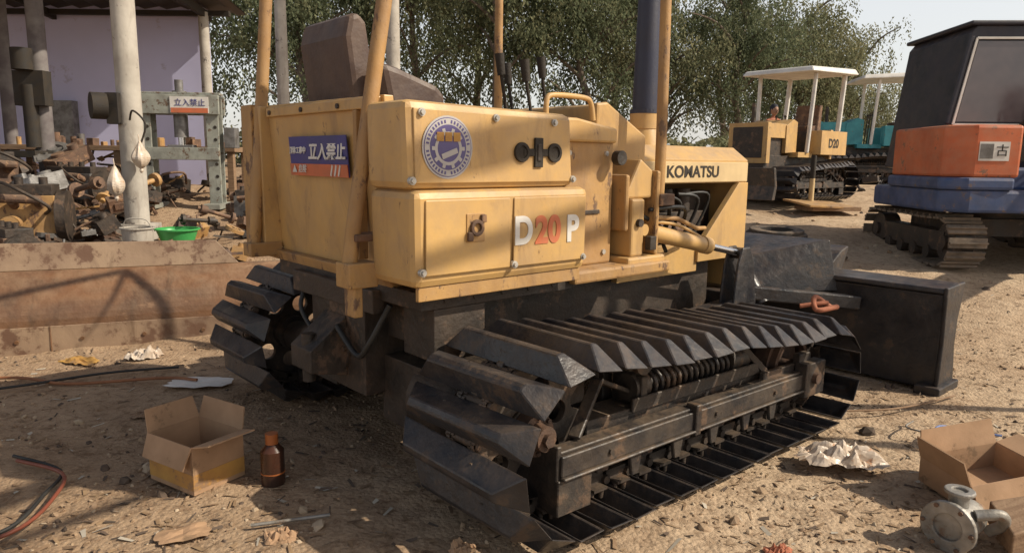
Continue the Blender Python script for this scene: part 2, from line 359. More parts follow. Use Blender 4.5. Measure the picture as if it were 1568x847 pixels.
def track_meshes(sg):
    sh=B();lk=B()
    for i in range(NSH):
        p=pins[i];q=pins[(i+1)%NSH];t_=(q-p).normalized();n_=Vector((-t_.y,t_.x));mid=(p+q)/2
        jy=random.uniform(-.010,.010);jr=random.uniform(-.05,.05); jz=random.uniform(-.025,.025); tt=(t_+n_*jr).normalized(); nn=Vector((-tt.y,tt.x))
        sh.add([(mid.x+tt.x*(v_.x+v_.y*jz)+nn.x*v_.z,v_.y+jy,mid.y+tt.y*(v_.x+v_.y*jz)+nn.y*v_.z) for v_ in SV],SF,0)
        for s_ in(-1,1):
            for o,w in((.07,.018),(.05,.016)):
                e=.0 if o==.07 else -.012
                a_=p-t_*(.012+e);b_=q+t_*(.012+e)
                lk.beam((a_.x-n_.x*.004,s_*o,a_.y-n_.y*.004),(b_.x-n_.x*.004,s_*o,b_.y-n_.y*.004),w,.056,0,up=(n_.x,0,n_.y))
            for dx in(-.03,.03):
                lk.cyl((mid.x+n_.x*.062+t_.x*dx,s_*.1,mid.y+n_.y*.062+t_.y*dx),(mid.x+n_.x*.02+t_.x*dx,s_*.1,mid.y+n_.y*.02+t_.y*dx),.012,m=0,seg=6)
            lk.beam((mid.x+n_.x*.014-t_.x*.04,s_*.09,mid.y+n_.y*.014-t_.y*.04),(mid.x+n_.x*.014+t_.x*.04,s_*.09,mid.y+n_.y*.014+t_.y*.04),.07,.012,0,up=(n_.x,0,n_.y))
        lk.cyl((p.x,-.095,p.y),(p.x,.095,p.y),.019,m=0,seg=12)
    fr=B()
    fr.box(.28,1.62,-.075,.075,.285,.375,0)
    for x in(.33,.62,.90,1.18,1.46,1.68):
        fr.cyl((x,-.105,.215),(x,.105,.215),.045,m=0,seg=16)
        for s_ in(-1,1):
            fr.cyl((x,s_*.04,.215),(x,s_*.1,.215),.072,m=0,seg=20); fr.cyl((x,s_*.1,.215),(x,s_*.14,.215),.030,m=1); fr.cyl((x,s_*.14,.215),(x,s_*.15,.215),.018,m=1,seg=6)
            fr.box(x-.035,x+.035,s_*.118-.012,s_*.118+.012,.17,.30,0)
    o=sg*.175
    fr.box(.03,2.02,o-.014,o+.014,.245,.325,0)
    fr.box(.03,2.02,min(o,o-sg*.07),max(o,o-sg*.07),.3255,.340,0)
    fr.box(.03,2.02,min(o,o+sg*.03),max(o,o+sg*.03),.233,.2445,0)
    fr.box(.015,.040,min(o,-o*.6),max(o,-o*.6),.09,.362,0); fr.box(.015,.20,o-.012,o+.012,.09,.2325,0)
    fr.box(.86,.90,o-.03,o+.03,.22,.36,0); fr.box(1.86,2.07,o-.035,o+.035,.20,.385,0); fr.cyl((1.95,o,.30),(1.95,o+sg*.06,.30),.03,m=1)
    for x in(.47,.76,1.04,1.32,1.57):
        fr.prism([(x-.04,.2325),(x+.04,.2325),(x+.02,.14),(x-.02,.14)],'y',o-.01,o+.01,0)
        fr.box(x-.012,x+.012,min(0,o),max(0,o),.25,.29,0)
    for x in(.30,1.04,1.57): fr.cyl((x,o,.285),(x,o+sg*.024,.285),.013,m=0,seg=6)
    fr.box(.2,1.75,-o-.012,-o+.012,.22,.36,0)
    for s_ in(-1,1):
        fr.box(1.55,2.02,s_*.12-.014,s_*.12+.014,.28,.375,0)
        fr.box(1.87,1.99,s_*.140-.02,s_*.140+.02,.25,.43,0)
    hel=[(.72+.62*i/220,.052*math.cos(i/220*2*math.pi*14)+sg*.01,.445+.052*math.sin(i/220*2*math.pi*14)) for i in range(221)]
    fr.tube(hel,.0115,0,6,smooth=False)
    fr.cyl((.6,sg*.01,.445),(1.5,sg*.01,.445),.024,m=0)
    fr.cyl((.60,sg*.01,.445),(.70,sg*.01,.445),.062,m=0); fr.cyl((1.36,sg*.01,.445),(1.52,sg*.01,.445),.062,m=0)
    fr.box(.55,1.6,sg*.085-.008,sg*.085+.008,.36,.42,0)
    fr.box(.62,.66,-.08,.09,.37,.50,0)
    fr.beam((.16,sg*.12,.35),(.36,sg*.05,.53),.05,.02,0); fr.beam((.36,sg*.05,.53),(.62,0,.42),.05,.02,0)
    fr.beam((1.62,sg*.1,.36),(1.42,sg*.02,.56),.035,.035,0)
    for x in(.62,1.32):
        fr.cyl((x,-.085,.575),(x,.085,.575),.045,m=0)
        for s_ in(-1,1): fr.cyl((x,s_*.06,.575),(x,s_*.09,.575),.06,m=0)
        fr.box(x-.03,x+.03,-sg*.13-.015,-sg*.13+.015,.3,.6,0)
        fr.cyl((x,-sg*.13,.575),(x,0,.575),.025,m=0)
    idl=B()
    x,z=C1
    idl.ring((x,-.04,z),(x,.04,z),.215,.16,1,32); idl.ring((x,-.075,z),(x,.075,z),.19,.16,1,32)
    idl.cyl((x,-.018,z),(x,.018,z),.17,m=1,seg=28); idl.cyl((x,-.13,z),(x,.13,z),.05,m=1)
    for k in range(5):
        a=k*1.2566; idl.beam((x,0,z),(x+.17*math.cos(a),0,z+.17*math.sin(a)),.06,.02,1,up=(0,1,0))
    hb=B(); x,z=C0
    hb.cyl((x,sg*-.10,z),(x,sg*.03,z),.10,.10,m=0,seg=28)
    hb.cyl((x,sg*.035,z),(x,sg*.085,z),.092,.082,m=1,seg=24); hb.cyl((x,sg*.085,z),(x,sg*.135,z),.055,.048,m=1,seg=20)
    hb.cyl((x,sg*.135,z),(x,sg*.155,z),.028,m=1,seg=6)
    for k in range(8):
        a=k*math.pi/4; hb.cyl((x+.07*math.cos(a),sg*.08,z+.07*math.sin(a)),(x+.07*math.cos(a),sg*.096,z+.07*math.sin(a)),.010,m=1,seg=6)
    cu=bpy.data.curves.new('spr','CURVE'); cu.dimensions='2D'; cu.fill_mode='BOTH'; cu.extrude=.014; cu.bevel_depth=.003
    def spl(P):
        s_=cu.splines.new('POLY'); s_.points.add(len(P)-1)
        for i,p in enumerate(P): s_.points[i].co=(p[0],p[1],0,1)
        s_.use_cyclic_u=True
    P=[];nt2=13
    for k in range(nt2):
        for f,rr in((-.36,.250),(-.2,.276),(-.12,.308),(.12,.308),(.2,.276),(.36,.250)):
            a=(k+f)*2*math.pi/nt2; P.append((rr*math.cos(a),rr*math.sin(a)))
    spl(P)
    for k in range(7):
        a=k*2*math.pi/7+.25; cx,cz=.172*math.cos(a),.172*math.sin(a)
        spl([(cx+.050*math.cos(b_*math.pi/10),cz+.050*math.sin(b_*math.pi/10)) for b_ in range(20)])
    tmp=bpy.data.objects.new('tmp',cu); COL.objects.link(tmp)
    dg=bpy.context.evaluated_depsgraph_get(); sm=bpy.data.meshes.new_from_object(tmp.evaluated_get(dg))
    bpy.data.objects.remove(tmp)
    sm.transform(Matrix.Translation((C0[0],0,C0[1]))@Matrix.Rotation(R(90),4,'X')); sm.materials.clear(); sm.materials.append(Mblk2)
    return {'track_shoes':sh.mesh('track_shoes',[Mblk]),'track_links':lk.mesh('track_links',[Mchas]),'track_frame':fr.mesh('track_frame',[Mblk2,Mrusth]),
            'idler_wheel':idl.mesh('idler_wheel',[Mblk2,Mrusth]),'final_drive_hub':hb.mesh('final_drive_hub',[Mblk2,Mrusth]),'sprocket':sm}
TM={-1:track_meshes(-1),1:track_meshes(1)}
def add_tracks(parent,yc,pitch=0):
    for sg in(-1,1):
        side='right' if sg<0 else 'left'
        for k,me_ in TM[sg].items():
            o=bpy.data.objects.new(side+'_'+k,me_); COL.objects.link(o); o.parent=parent; o.location=(0,sg*yc,0); o.rotation_euler=(0,pitch,0)
            if k in('track_frame','track_shoes'):
                md=o.modifiers.new('bevel','BEVEL'); md.width=.004; md.segments=1; md.limit_method='ANGLE'; md.angle_limit=R(28)

# ------------------------------------------------------------------ MAIN BULLDOZER
dz=empty('bulldozer',(-.650,3.405,-.004),R(41.5))
add_tracks(dz,1.045,R(1.2))
b=B()
b.box(.1,2.25,-.36,.36,.34,.80,0); b.box(-.22,.25,-.26,.24,.36,.86,0); b.box(-.10,.5,-.46,.42,.62,.86,0)
b.cyl((0,-.9,.385),(0,.9,.385),.085,m=0,seg=24); b.cyl((0,-.80,.385),(0,-.50,.385),.17,m=0,seg=28); b.cyl((0,.50,.385),(0,.66,.385),.12,m=0,seg=28)
b.beam((0,.24,.385),(0,.52,.385),.20,.24,0); b.beam((0,-.24,.385),(0,-.55,.385),.24,.30,0)
b.prism([(-.22,.42),(-.40,.46),(-.40,.56),(-.22,.7)],'y',-.10,.10,0); b.cyl((-.36,0,.40),(-.36,0,.62),.03,m=0)
b.box(.20,.40,-1.0,1.0,.40,.50,0); b.box(1.35,1.5,-1.0,1.0,.36,.46,0)
b.box(-.22,.62,-.70,.60,.815,.885,0); b.box(-.16,.1,-.70,-.48,.60,.815,0)
b.cyl((-.235,0,.55),(-.22,0,.55),.14,m=0,seg=26); b.cyl((-.25,0,.55),(-.235,0,.55),.07,m=0,seg=20)
for k in range(8): a=k*math.pi/4; b.cyl((-.25,.115*math.cos(a),.55+.115*math.sin(a)),(-.235,.115*math.cos(a),.55+.115*math.sin(a)),.013,m=0,seg=6)
b.box(-.26,-.2,-.40,.36,.76,.86,0)
b.tube([(-.20,-.44,.8),(-.26,-.36,.62),(-.25,-.24,.55),(-.27,-.1,.66)],.014,1); b.tube([(-.2,.3,.82),(-.27,.26,.7),(-.26,.18,.6)],.012,1)
for k in range(5): b.cyl((-.1+.15*k,-.705,.85),(-.1+.15*k,-.69,.85),.014,m=0,seg=6)
b.obj('chassis',[Mchas,Mhose],dz,.01)
b=B()
b.hexa([(-.33,-.78,1.29),(.535,-.78,1.29),(.535,-.49,1.29),(-.33,-.49,1.29),(-.335,-.772,1.615),(.52,-.772,1.60),(.52,-.49,1.60),(-.335,-.49,1.615)],0)
b.hexa([(-.315,-.80,.925),(.60,-.80,.925),(.60,-.49,.925),(-.315,-.49,.925),(-.325,-.81,1.29),(.60,-.81,1.29),(.60,-.49,1.29),(-.325,-.49,1.29)],0)
b.obj('right_fuel_tank',[Myel],dz,.03)
b=B()
b.box(-.275,.135,-.8155,-.8085,.975,1.255,0); b.box(.155,.575,-.8155,-.8085,.975,1.255,0)
b.hexa([(-.30,-.787,1.315),(.505,-.787,1.315),(.505,-.777,1.315),(-.30,-.777,1.315),(-.302,-.781,1.585),(.495,-.781,1.575),(.495,-.771,1.575),(-.302,-.771,1.585)],0)
b.box(-.29,.58,-.785,-.765,.875,.93,1)
b.obj('tank_access_panels',[Myel,Myel2],dz,.006)
b=B()
for x,z,y in((-.27,1.57,-.786),(.08,1.565,-.786),(.40,1.56,-.786),(-.315,1.325,-.79),(.515,1.325,-.79),(-.29,.99,-.815),(.155,.985,-.82),(.565,.985,-.815)):
    b.cyl((x,y+.012,z),(x,y-.004,z),.015,m=0,seg=14); b.cyl((x,y-.004,z),(x,y-.013,z),.010,m=0,seg=6)
b.obj('panel_bolts',[Mbolt],dz)
b=B()
cx,cz=-.045,1.145
b.box(cx-.045,cx+.045,-.820,-.8145,cz-.055,cz+.055,0)
b.ring((cx,-.834,cz),(cx,-.819,cz),.032,.018,1,16); b.box(cx-.045,cx-.02,-.832,-.8195,cz-.05,cz-.015,1); b.box(cx+.02,cx+.045,-.832,-.8195,cz+.02,cz+.05,1)
b.obj('tank_latch',[Myel2,Mrust],dz,.003)
b=B()
for x in(.215,.40): b.ring((x,-.797,1.435),(x,-.784,1.435),.040,.026,0,20); b.cyl((x,-.79,1.435),(x,-.784,1.435),.030,m=0)
b.box(.225,.39,-.7925,-.7855,1.420,1.450,0); b.box(.285,.33,-.796,-.785,1.375,1.495,0); b.box(.297,.318,-.80,-.7955,1.40,1.47,1)
b.obj('tank_emblem',[Mdark,Mchas],dz,.003)
b=B(); cx,cz=-.155,1.447
def disc(r,y,m_,n=36): b.cyl((cx,y+.001,cz),(cx,y,cz),r,m=m_,seg=n)
disc(.116,-.7885,0); disc(.109,-.7895,1); disc(.106,-.7905,0); disc(.083,-.7915,1)
for k in range(40):
    a=k*2*math.pi/40
    if k%10==0: continue
    b.obox((cx+.0945*math.cos(a),-.791,cz+.0945*math.sin(a)),(.012,.001,.007),(0,-a,0),1)
b.ring((cx,-.7925,cz-.004),(cx,-.7915,cz-.004),.062,.050,0,28)
for k in range(10):
    a=k*math.pi/5; b.obox((cx+.068*math.cos(a),-.792,cz-.004+.068*math.sin(a)),(.014,.001,.014),(0,-a,0),0)
b.beam((cx-.03,-.7932,cz-.035),(cx+.04,-.7932,cz-.01),.002,.02,0,up=(0,0,1))
for k in(-1,0,1): b.box(cx+k*.038-.016,cx+k*.038+.016,-.7945,-.7935,cz+.022,cz+.055,2)
b.obj('round_sticker',[mat('sticker_white',(0.56,0.53,0.51),None,3,.4,bump=0),Mpurp,Mcardy],dz)
text('tank_letter_d','D',(.205,-.8175,1.115),(R(90),0,0),.155,Mwhite,dz,bold=.006,xs=.88)
text('tank_letters_20','20',(.345,-.8175,1.112),(R(90),0,0),.155,Mred,dz,bold=.006,xs=.95)
text('tank_letter_p','P',(.492,-.8175,1.109),(R(90),0,0),.155,Mwhite,dz,bold=.006,xs=.92)
b=B()
b.hexa([(-.19,-.49,.93),(-.15,-.49,.93),(-.15,.62,.93),(-.19,.62,.93),(-.245,-.49,1.65),(-.20,-.49,1.65),(-.20,.62,1.66),(-.245,.62,1.66)],0)
b.box(-.285,.55,.62,.78,.94,1.655,0)
b.box(-.30,-.255,.70,.83,.92,1.665,1)
b.box(-.21,1.2,-.49,.62,.90,.928,1)
b.hexa([(-.22,-.49,.88),(-.16,-.49,.88),(-.16,.74,.88),(-.22,.74,.88),(-.235,-.49,.93),(-.16,-.49,.93),(-.16,.74,.93),(-.235,.74,.93)],1)
b.box(-.262,-.228,-.47,.60,1.60,1.645,0)
b.box(-.262,-.215,-.30,-.27,.98,1.6,1)
b.box(-.15,.30,-.40,.45,.93,1.42,2)
b.box(-.19,.5,-.484,-.40,1.2,1.60,1)
for y in(.55,.2,-.15,-.42): b.cyl((-.25,y,1.62),(-.27,y,1.62),.012,m=2,seg=8)
b.obj('rear_body',[Myel,Myel2,Mchas],dz,.012)
b=B()
b.hexa([(-.243,-.20,1.32),(-.238,-.20,1.32),(-.238,.36,1.32),(-.243,.36,1.32),(-.256,-.20,1.50),(-.252,-.20,1.50),(-.252,.36,1.50),(-.256,.36,1.50)],0)
b.hexa([(-.2475,-.20,1.32),(-.244,-.20,1.32),(-.244,.36,1.32),(-.2475,.36,1.32),(-.2525,-.20,1.375),(-.249,-.20,1.375),(-.249,.36,1.375),(-.2525,.36,1.375)],1)
for k in range(3): b.obox((-.252,-.06-.035*k,1.348),(.003,.010,.052),(R(25),R(-4),0),2)
b.add([(-.2545,.33,1.335),(-.2545,.28,1.335),(-.2545,.305,1.37)],[(0,1,2)],2)
b.obj('warning_sign',[Mblue,Mred,Mwhite],dz)
text('sign_text','立入禁止',(-.2545,-.02,1.43),(R(86),0,R(-90)),.092,Mwhite,dz,bold=.002,xs=.95)
text('sign_text_small','解体工事中',(-.2545,.27,1.435),(R(86),0,R(-90)),.034,Mwhite,dz,bold=.001)
text('sign_text_footer','危険',(-.2555,.22,1.35),(R(86),0,R(-90)),.04,Mwhite,dz)
b=B()
prof=[(-.10,1.44),(-.14,1.70),(-.17,1.93),(-.15,2.02),(-.10,2.04),(-.06,2.0),(.0,1.62),(.02,1.56),(.30,1.56),(.34,1.52),(.34,1.45)]
b.prism(prof,'y',-.06,.40,0)
b.obj('seat',[Mseat],dz,.04)
b=B(); b.prism([(-.02,1.56),(.27,1.56),(.27,1.70),(.22,1.74),(.02,1.80),(-.08,1.82)],'y',-.20,-.085,0)
b.prism([(-.02,1.46),(.27,1.46),(.27,1.62),(-.02,1.64)],'y',.43,.52,0)
b.obj('armrest',[Mseat],dz,.03)
b=B(); ZT=2.95
rp=[[(-.40,-.455,.93),(-.375,-.455,1.10),(-.34,-.455,1.3),(-.27,-.455,1.7),(-.16,-.455,2.33),(-.08,-.455,ZT)],[(-.33,.66,.93),(-.30,.66,1.2),(-.21,.66,2.2),(-.16,.64,ZT)]]
b.tube(rp[0],.031,0,12); b.tube(rp[1],.031,0,12)
b.tube([(1.30,-.66,1.22),(1.30,-.66,1.6),(1.30,-.64,ZT)],.028,0,12); b.tube([(1.28,.62,1.22),(1.28,.62,1.6),(1.28,.62,ZT)],.026,0,12)
b.tube([(-.08,-.455,ZT),(1.30,-.64,ZT),(1.28,.62,ZT),(-.16,.64,ZT)],.028,0,10,closed=True,smooth=False)
b.box(-.43,-.30,-.52,-.41,.90,1.0,0); b.box(-.40,-.36,-.50,-.42,.78,.92,0); b.box(-.385,-.24,-.50,-.41,1.08,1.11,1); b.box(-.37,-.2,.60,.70,.90,.97,0)
b.box(1.24,1.36,-.72,-.45,1.18,1.24,1); b.box(1.2,1.36,.45,.70,1.18,1.24,0)
b.obj('roll_over_frame',[Myel2,Mrust],dz,.006)
b=B()
b.prism([(.98,1.69),(1.06,1.70),(1.38,1.54),(1.38,1.26),(1.27,1.18),(1.27,.85),(.62,.85),(.62,1.02),(.98,1.06)],'y',-.50,-.46,0)
b.prism([(.98,1.69),(1.06,1.70),(1.38,1.54),(1.38,1.26),(1.27,1.18),(1.27,.85),(.62,.85),(.62,1.02),(.98,1.06)],'y',.46,.50,0)
b.prism([(.98,1.68),(1.06,1.693),(1.385,1.53),(1.385,1.20),(1.0,1.2)],'y',-.46,.46,0)
b.box(.60,.98,-.62,-.56,.90,1.50,1); b.prism([(.60,1.49),(.98,1.49),(.98,1.56),(.70,1.60),(.60,1.60)],'y',-.64,-.46,0)
b.box(1.0,1.30,-.72,-.50,.86,.93,0); b.box(.60,1.32,-.74,-.50,.84,.90,1)
b.box(1.04,1.14,-.70,-.50,.93,1.22,0); b.prism([(1.0,1.22),(1.22,1.22),(1.22,1.36),(1.12,1.42)],'y',-.68,-.50,0)
b.box(1.22,1.25,-.71,-.52,.93,1.36,1); b.box(1.00,1.03,-.69,-.56,1.06,1.34,1)
b.obj('dash_cowl_and_side_panels',[Myel,Myel2],dz,.012)
b=B()
for x,z in((.66,1.44),(.92,1.44),(.66,.96),(.92,.96)): b.cyl((x,-.62,z),(x,-.63,z),.013,m=0,seg=8)
b.cyl((.95,-.66,1.42),(.95,-.70,1.42),.035,m=1,seg=16); b.box(1.15,1.2,-.735,-.70,.96,1.03,1); b.cyl((1.09,-.70,1.1),(1.09,-.72,1.1),.02,m=1); b.box(.70,.88,-.628,-.62,1.15,1.17,1)
b.obj('side_fittings',[Mbolt,Mchas],dz,.003)
b=B()
b.prism([(-.45,1.28),(.45,1.28),(.45,1.42),(.34,1.50),(-.34,1.50),(-.45,1.42)],'x',1.37,2.50,0)
b.box(1.40,2.50,-.455,-.449,1.285,1.405,1); b.box(1.40,2.50,.449,.455,1.285,1.405,1)
b.prism([(2.40,1.279),(2.505,1.279),(2.505,.80),(1.98,.80),(1.98,.88)],'y',-.46,-.42,0); b.prism([(2.40,1.279),(2.505,1.279),(2.505,.80),(1.98,.80),(1.98,.88)],'y',.42,.46,0)
b.box(2.42,2.50,-.42,.42,.6,1.28,0)
b.box(1.25,2.0,-.44,-.40,.74,.92,0); b.box(1.25,2.0,.40,.44,.74,.92,0)
b.prism([(1.3,.93),(1.5,.93),(1.42,1.06),(1.3,1.10)],'y',-.47,-.44,1)
b.cyl((1.80,-.15,1.49),(1.80,-.15,1.60),.12,.085,m=0,seg=24); b.cyl((1.80,-.15,1.60),(1.80,-.15,1.70),.09,m=0,seg=24)
b.cyl((1.62,.12,1.49),(1.62,.12,1.58),.06,m=0)
b.obj('engine_hood',[Myel,Mcream],dz,.012)
text('hood_lettering','KOMATSU',(1.90,-.4565,1.345),(R(90),0,0),.095,Mdark,dz,bold=.002,xs=1.2)
b=B()
b.cyl((1.80,-.15,1.70),(1.80,-.15,2.36),.078,.066,m=0,seg=24); b.cyl((1.80,-.15,2.36),(1.80,-.15,2.44),.066,.045,m=0,seg=24); b.cyl((1.80,-.15,2.44),(1.80,-.15,2.7),.038,m=0,seg=20)
b.ring((1.80,-.15,1.69),(1.80,-.15,1.715),.092,.07,0)
b.obj('exhaust_stack',[Mexh],dz)
b=B()
b.box(1.40,2.38,-.26,.26,.80,1.22,0); b.box(1.5,2.2,-.34,-.26,.95,1.1,0)
for k in range(4): b.cyl((1.5+.18*k,-.28,1.08),(1.5+.18*k,-.28,1.24),.05,m=0,seg=12)
b.cyl((1.62,-.40,.98),(1.62,-.28,.98),.065,m=1); b.cyl((2.05,-.36,1.02),(2.05,-.28,1.02),.09,m=0)
b.cyl((1.72,-.34,1.0),(1.95,-.34,1.0),.045,m=1)
for k in range(5):
    x=1.34+.12*k+.03*(k%2); b.tube([(x,-.50+.01*k,1.22),(x+.10+.02*k,-.50,1.13+.02*k),(x+.16,-.44,1.02),(x+.1,-.40,.93)],.009+.002*(k%2),2)
b.tube([(1.15,-.66,1.24),(1.35,-.66,1.22),(1.48,-.6,1.12),(1.5,-.55,.98),(1.6,-.5,.9)],.012,2); b.tube([(1.2,-.68,1.16),(1.4,-.70,1.17),(1.6,-.62,1.14),(1.72,-.52,1.04)],.011,3)
b.tube([(1.22,-.62,1.12),(1.5,-.64,1.10),(1.75,-.6,1.03),(1.9,-.55,1.02)],.013,4,smooth=False)
b.obj('engine_and_hoses',[Mchas,Mrust,Mhose,Mhose,Myel2],dz,.006)
b=B()
b.tube([(.60,-.53,1.58),(.60,-.53,1.68),(.65,-.53,1.705),(.85,-.53,1.705),(.90,-.53,1.68),(.92,-.53,1.60)],.013,0,10,n=4)
for x,y,z in((.55,-.30,1.86),(.70,-.18,1.84),(.82,-.30,1.87),(.62,-.40,1.83)):
    b.tube([(x,y,1.2),(x+.02,y,1.5),(x-.03,y,z-.06)],.009,1); b.cyl((x-.03,y,z-.06),(x-.045,y,z+.04),.019,.023,m=1)
b.box(.5,.9,-.45,-.1,1.2,1.56,2)
b.obj('levers_and_handrail',[Myel,Mdark,Mchas],dz,.006)
b=B()
for s_ in(-1,1):
    A=Vector((1.16,s_*.63,1.06));E=Vector((2.16,s_*.63,.86)); P1=A.lerp(E,.08);P2=A.lerp(E,.62)
    b.cyl(P1,P2,.044,m=0,seg=22); b.cyl(A.lerp(E,.60),A.lerp(E,.66),.050,m=0,seg=22); b.cyl(A.lerp(E,.62),E,.021,m=1,seg=16)
    b.cyl(A+Vector((0,-.06,0)),A+Vector((0,.06,0)),.03,m=0); b.cyl(A,P1,.036,m=0); b.cyl(E+Vector((0,-.05,0)),E+Vector((0,.05,0)),.035,m=2)
    b.tube([P1+Vector((.02,0,.05)),P1.lerp(P2,.5)+Vector((0,0,.075)),P2+Vector((-.04,0,.05))],.009,0)
    b.tube([P1+Vector((.0,s_*.03,.06)),A+Vector((-.1,0,.12)),A+Vector((-.1,-s_*.1,.2))],.012,3)
b.obj('lift_cylinders',[Myel,Mchrome,Mblk2,Mhose],dz)
b=B()
for s_ in(-1,1):
    b.beam((.95,s_*.58,.42),(2.35,s_*.58,.50),.10,.15,0); b.beam((2.35,s_*.58,.50),(2.95,s_*.30,.42),.10,.16,0)
    b.prism([(2.05,.55),(2.30,.55),(2.26,.80),(2.2,.90),(2.12,.90),(2.08,.80)],'y',s_*.63-.055,s_*.63-.035,0); b.prism([(2.05,.55),(2.30,.55),(2.26,.80),(2.2,.90),(2.12,.90),(2.08,.80)],'y',s_*.63+.035,s_*.63+.055,0)
    b.beam((2.4,s_*.55,.58),(3.05,s_*1.0,.50),.07,.09,0)
b.box(2.28,2.42,-.62,.62,.42,.58,0)
b.hexa([(2.55,-.52,.55),(3.08,-.85,.55),(3.08,.85,.55),(2.55,.52,.55),(2.62,-.40,.78),(3.05,-.78,.90),(3.05,.78,.90),(2.62,.40,.78)],0)
b.cyl((2.7,0,.3),(2.7,0,.8),.09,m=0); b.cyl((2.5,-.62,.5),(2.5,-.50,.66),.05,m=0)
b.obj('push_frame',[Mblk],dz,.01)
b=B()
pr=[(3.16,0),(3.28,0),(3.24,.12),(3.215,.28),(3.23,.45),(3.29,.62),(3.34,.66),(3.30,.675),(3.06,.66),(3.05,.63),(3.16,.60),(3.16,.08)]
b.prism(pr,'y',-1.50,1.50,0)
for s_ in(-1,1): b.prism([(3.04,.0),(3.32,-.0),(3.30,.12),(3.27,.28),(3.28,.45),(3.35,.65),(3.35,.68),(3.04,.67),(3.06,.3)],'y',s_*1.50-.0,s_*1.525,0)
b.box(3.07,3.158,-1.499,1.499,.02,.62,0)
b.box(3.0,3.34,-1.55,-1.40,-.01,.05,0)
b.prism([(3.06,.66),(3.34,.66),(3.42,.82),(3.40,.83),(3.30,.80)],'y',-.75,.75,0)
b.obj('dozer_blade',[Mblk],dz,.008)
b=B()
b.tube([(1.82,-1.30,.66),(1.90,-1.25,.71),(2.0,-1.29,.65),(1.93,-1.35,.67)],.014,0,closed=True,rf=None); b.tube([(1.80,-1.22,.67),(1.9,-1.31,.69),(2.02,-1.22,.65)],.012,0)
b.obj('rag_on_track',[Mshirt],dz)

# ------------------------------------------------------------------ other dozers
def far_dozer(loc,rz,sc,paint,label,nm):
    e=empty(nm,loc,rz,sc)
    add_tracks(e,.70)
    b=B()
    b.box(-.15,2.2,-.36,.36,.35,.85,1); b.box(-.3,.75,-.72,-.42,.88,1.35,0); b.box(-.3,.75,.42,.72,.88,1.35,0); b.box(-.3,-.2,-.42,.42,.8,1.4,0)
    b.box(.75,1.3,-.55,.55,.82,.92,0); b.prism([(1.15,.92),(1.15,1.5),(1.3,1.55),(1.55,1.42),(1.55,.9)],'y',-.42,.42,0)
    b.box(1.5,2.2,-.40,.40,1.18,1.45,0); b.box(1.55,2.1,-.34,.34,.8,1.18,1); b.box(2.1,2.22,-.42,.42,.7,1.46,0); b.box(2.22,2.23,-.32,.32,.8,1.38,1)
    b.cyl((1.9,-.1,1.45),(1.9,-.1,1.85),.04,m=1)
    b.box(-.02,.45,-.25,.25,.85,1.35,1); b.prism([(-.08,1.35),(.42,1.35),(.42,1.46),(.1,1.48),(.02,1.9),(-.1,1.9)],'y',-.25,.25,2)
    for y in(-.2,0,.2): b.cyl((.95,y,.9),(.9,y,1.62),.015,m=1); b.sph((.9,y,1.64),.03,1)
    b.obj('body',[paint,Mchas,Mrust],e,.02)
    b=B()
    for s_ in(-1,1):
        b.beam((-.12,s_*.60,1.35),(-.25,s_*.60,2.5),.10,.07,0); b.beam((1.0,s_*.56,.9),(.92,s_*.60,2.5),.08,.07,0)
    b.hexa([(-.5,-.78,2.5),(1.35,-.78,2.44),(1.35,.78,2.44),(-.5,.78,2.5),(-.45,-.72,2.62),(1.30,-.72,2.54),(1.30,.72,2.54),(-.45,.72,2.62)],0)
    b.obj('canopy',[Mwhite],e,.03)
    b=B()
    b.prism([(2.9,.05),(3.0,.05),(2.93,.3),(3.0,.62),(2.92,.62),(2.85,.3)],'y',-1.05,1.05,0)
    for s_ in(-1,1): b.beam((1.0,s_*.3,.45),(2.88,s_*.45,.3),.09,.12,0)
    b.obj('blade',[Mblk2],e,.01)
    if label:
        for s_,a in((-1,0),(1,math.pi)): text('label_text',label,(.25,s_*.7225,1.1),(R(90),0,a),.24,Mdark,e,bold=.008)
    return e
far_dozer((5.20,13.0,base_h(12.8)-.01),R(220),.84,Myel,'D20','bulldozer')
far_dozer((9.25,17.2,base_h(17)-.01),R(170),.95,Mteal,'','bulldozer')

# ------------------------------------------------------------------ excavator
ex=empty('excavator',(5.58,8.50,base_h(8.2)-.06),R(-4),1.07)
b=B()
pn=belt((-.78,.27),.22,(.78,.27),.22,34,.01)
for s_ in(-1,1):
    xc=s_*.70
    for i in range(34):
        p=pn[i];q=pn[(i+1)%34];t_=(q-p).normalized();n_=Vector((-t_.y,t_.x));mid=(p+q)/2+n_*.02
        b.beam((xc,mid.x-t_.x*.05,mid.y-t_.y*.05),(xc,mid.x+t_.x*.05,mid.y+t_.y*.05),.36,.022,0,up=(0,n_.x,n_.y))
        g=mid+n_*.022; b.beam((xc,g.x-t_.x*.008,g.y-t_.y*.008),(xc,g.x+t_.x*.008,g.y+t_.y*.008),.36,.03,0,up=(0,n_.x,n_.y))
    b.box(xc-.1,xc+.1,-.75,.75,.17,.37,1)
    for y in(-.78,.78): b.cyl((xc-.09,y,.27),(xc+.09,y,.27),.19,m=1,seg=24); b.cyl((xc-.13,y,.27),(xc+.13,y,.27),.07,m=1)
    for k in range(4): b.cyl((xc-.12,-.45+.3*k,.14),(xc+.12,-.45+.3*k,.14),.07,m=1)
b.box(-.6,.6,-.4,.4,.3,.48,1); b.cyl((0,0,.48),(0,0,.58),.35,m=1,seg=30)
b.obj('undercarriage',[mat('dusty_track_steel',(0.18,0.14,0.105),(0.11,0.088,0.066),6,.75,bump=.3,dust=DUST,dust_amt=.7,allover=.3),Mchas],ex)
b=B()
b.prism([(-.98,-.9),(-.98,.55),(-.7,.9),(.95,.9),(.95,-.75),(.6,-1.0),(-.75,-1.05)],'z',.58,.80,1)
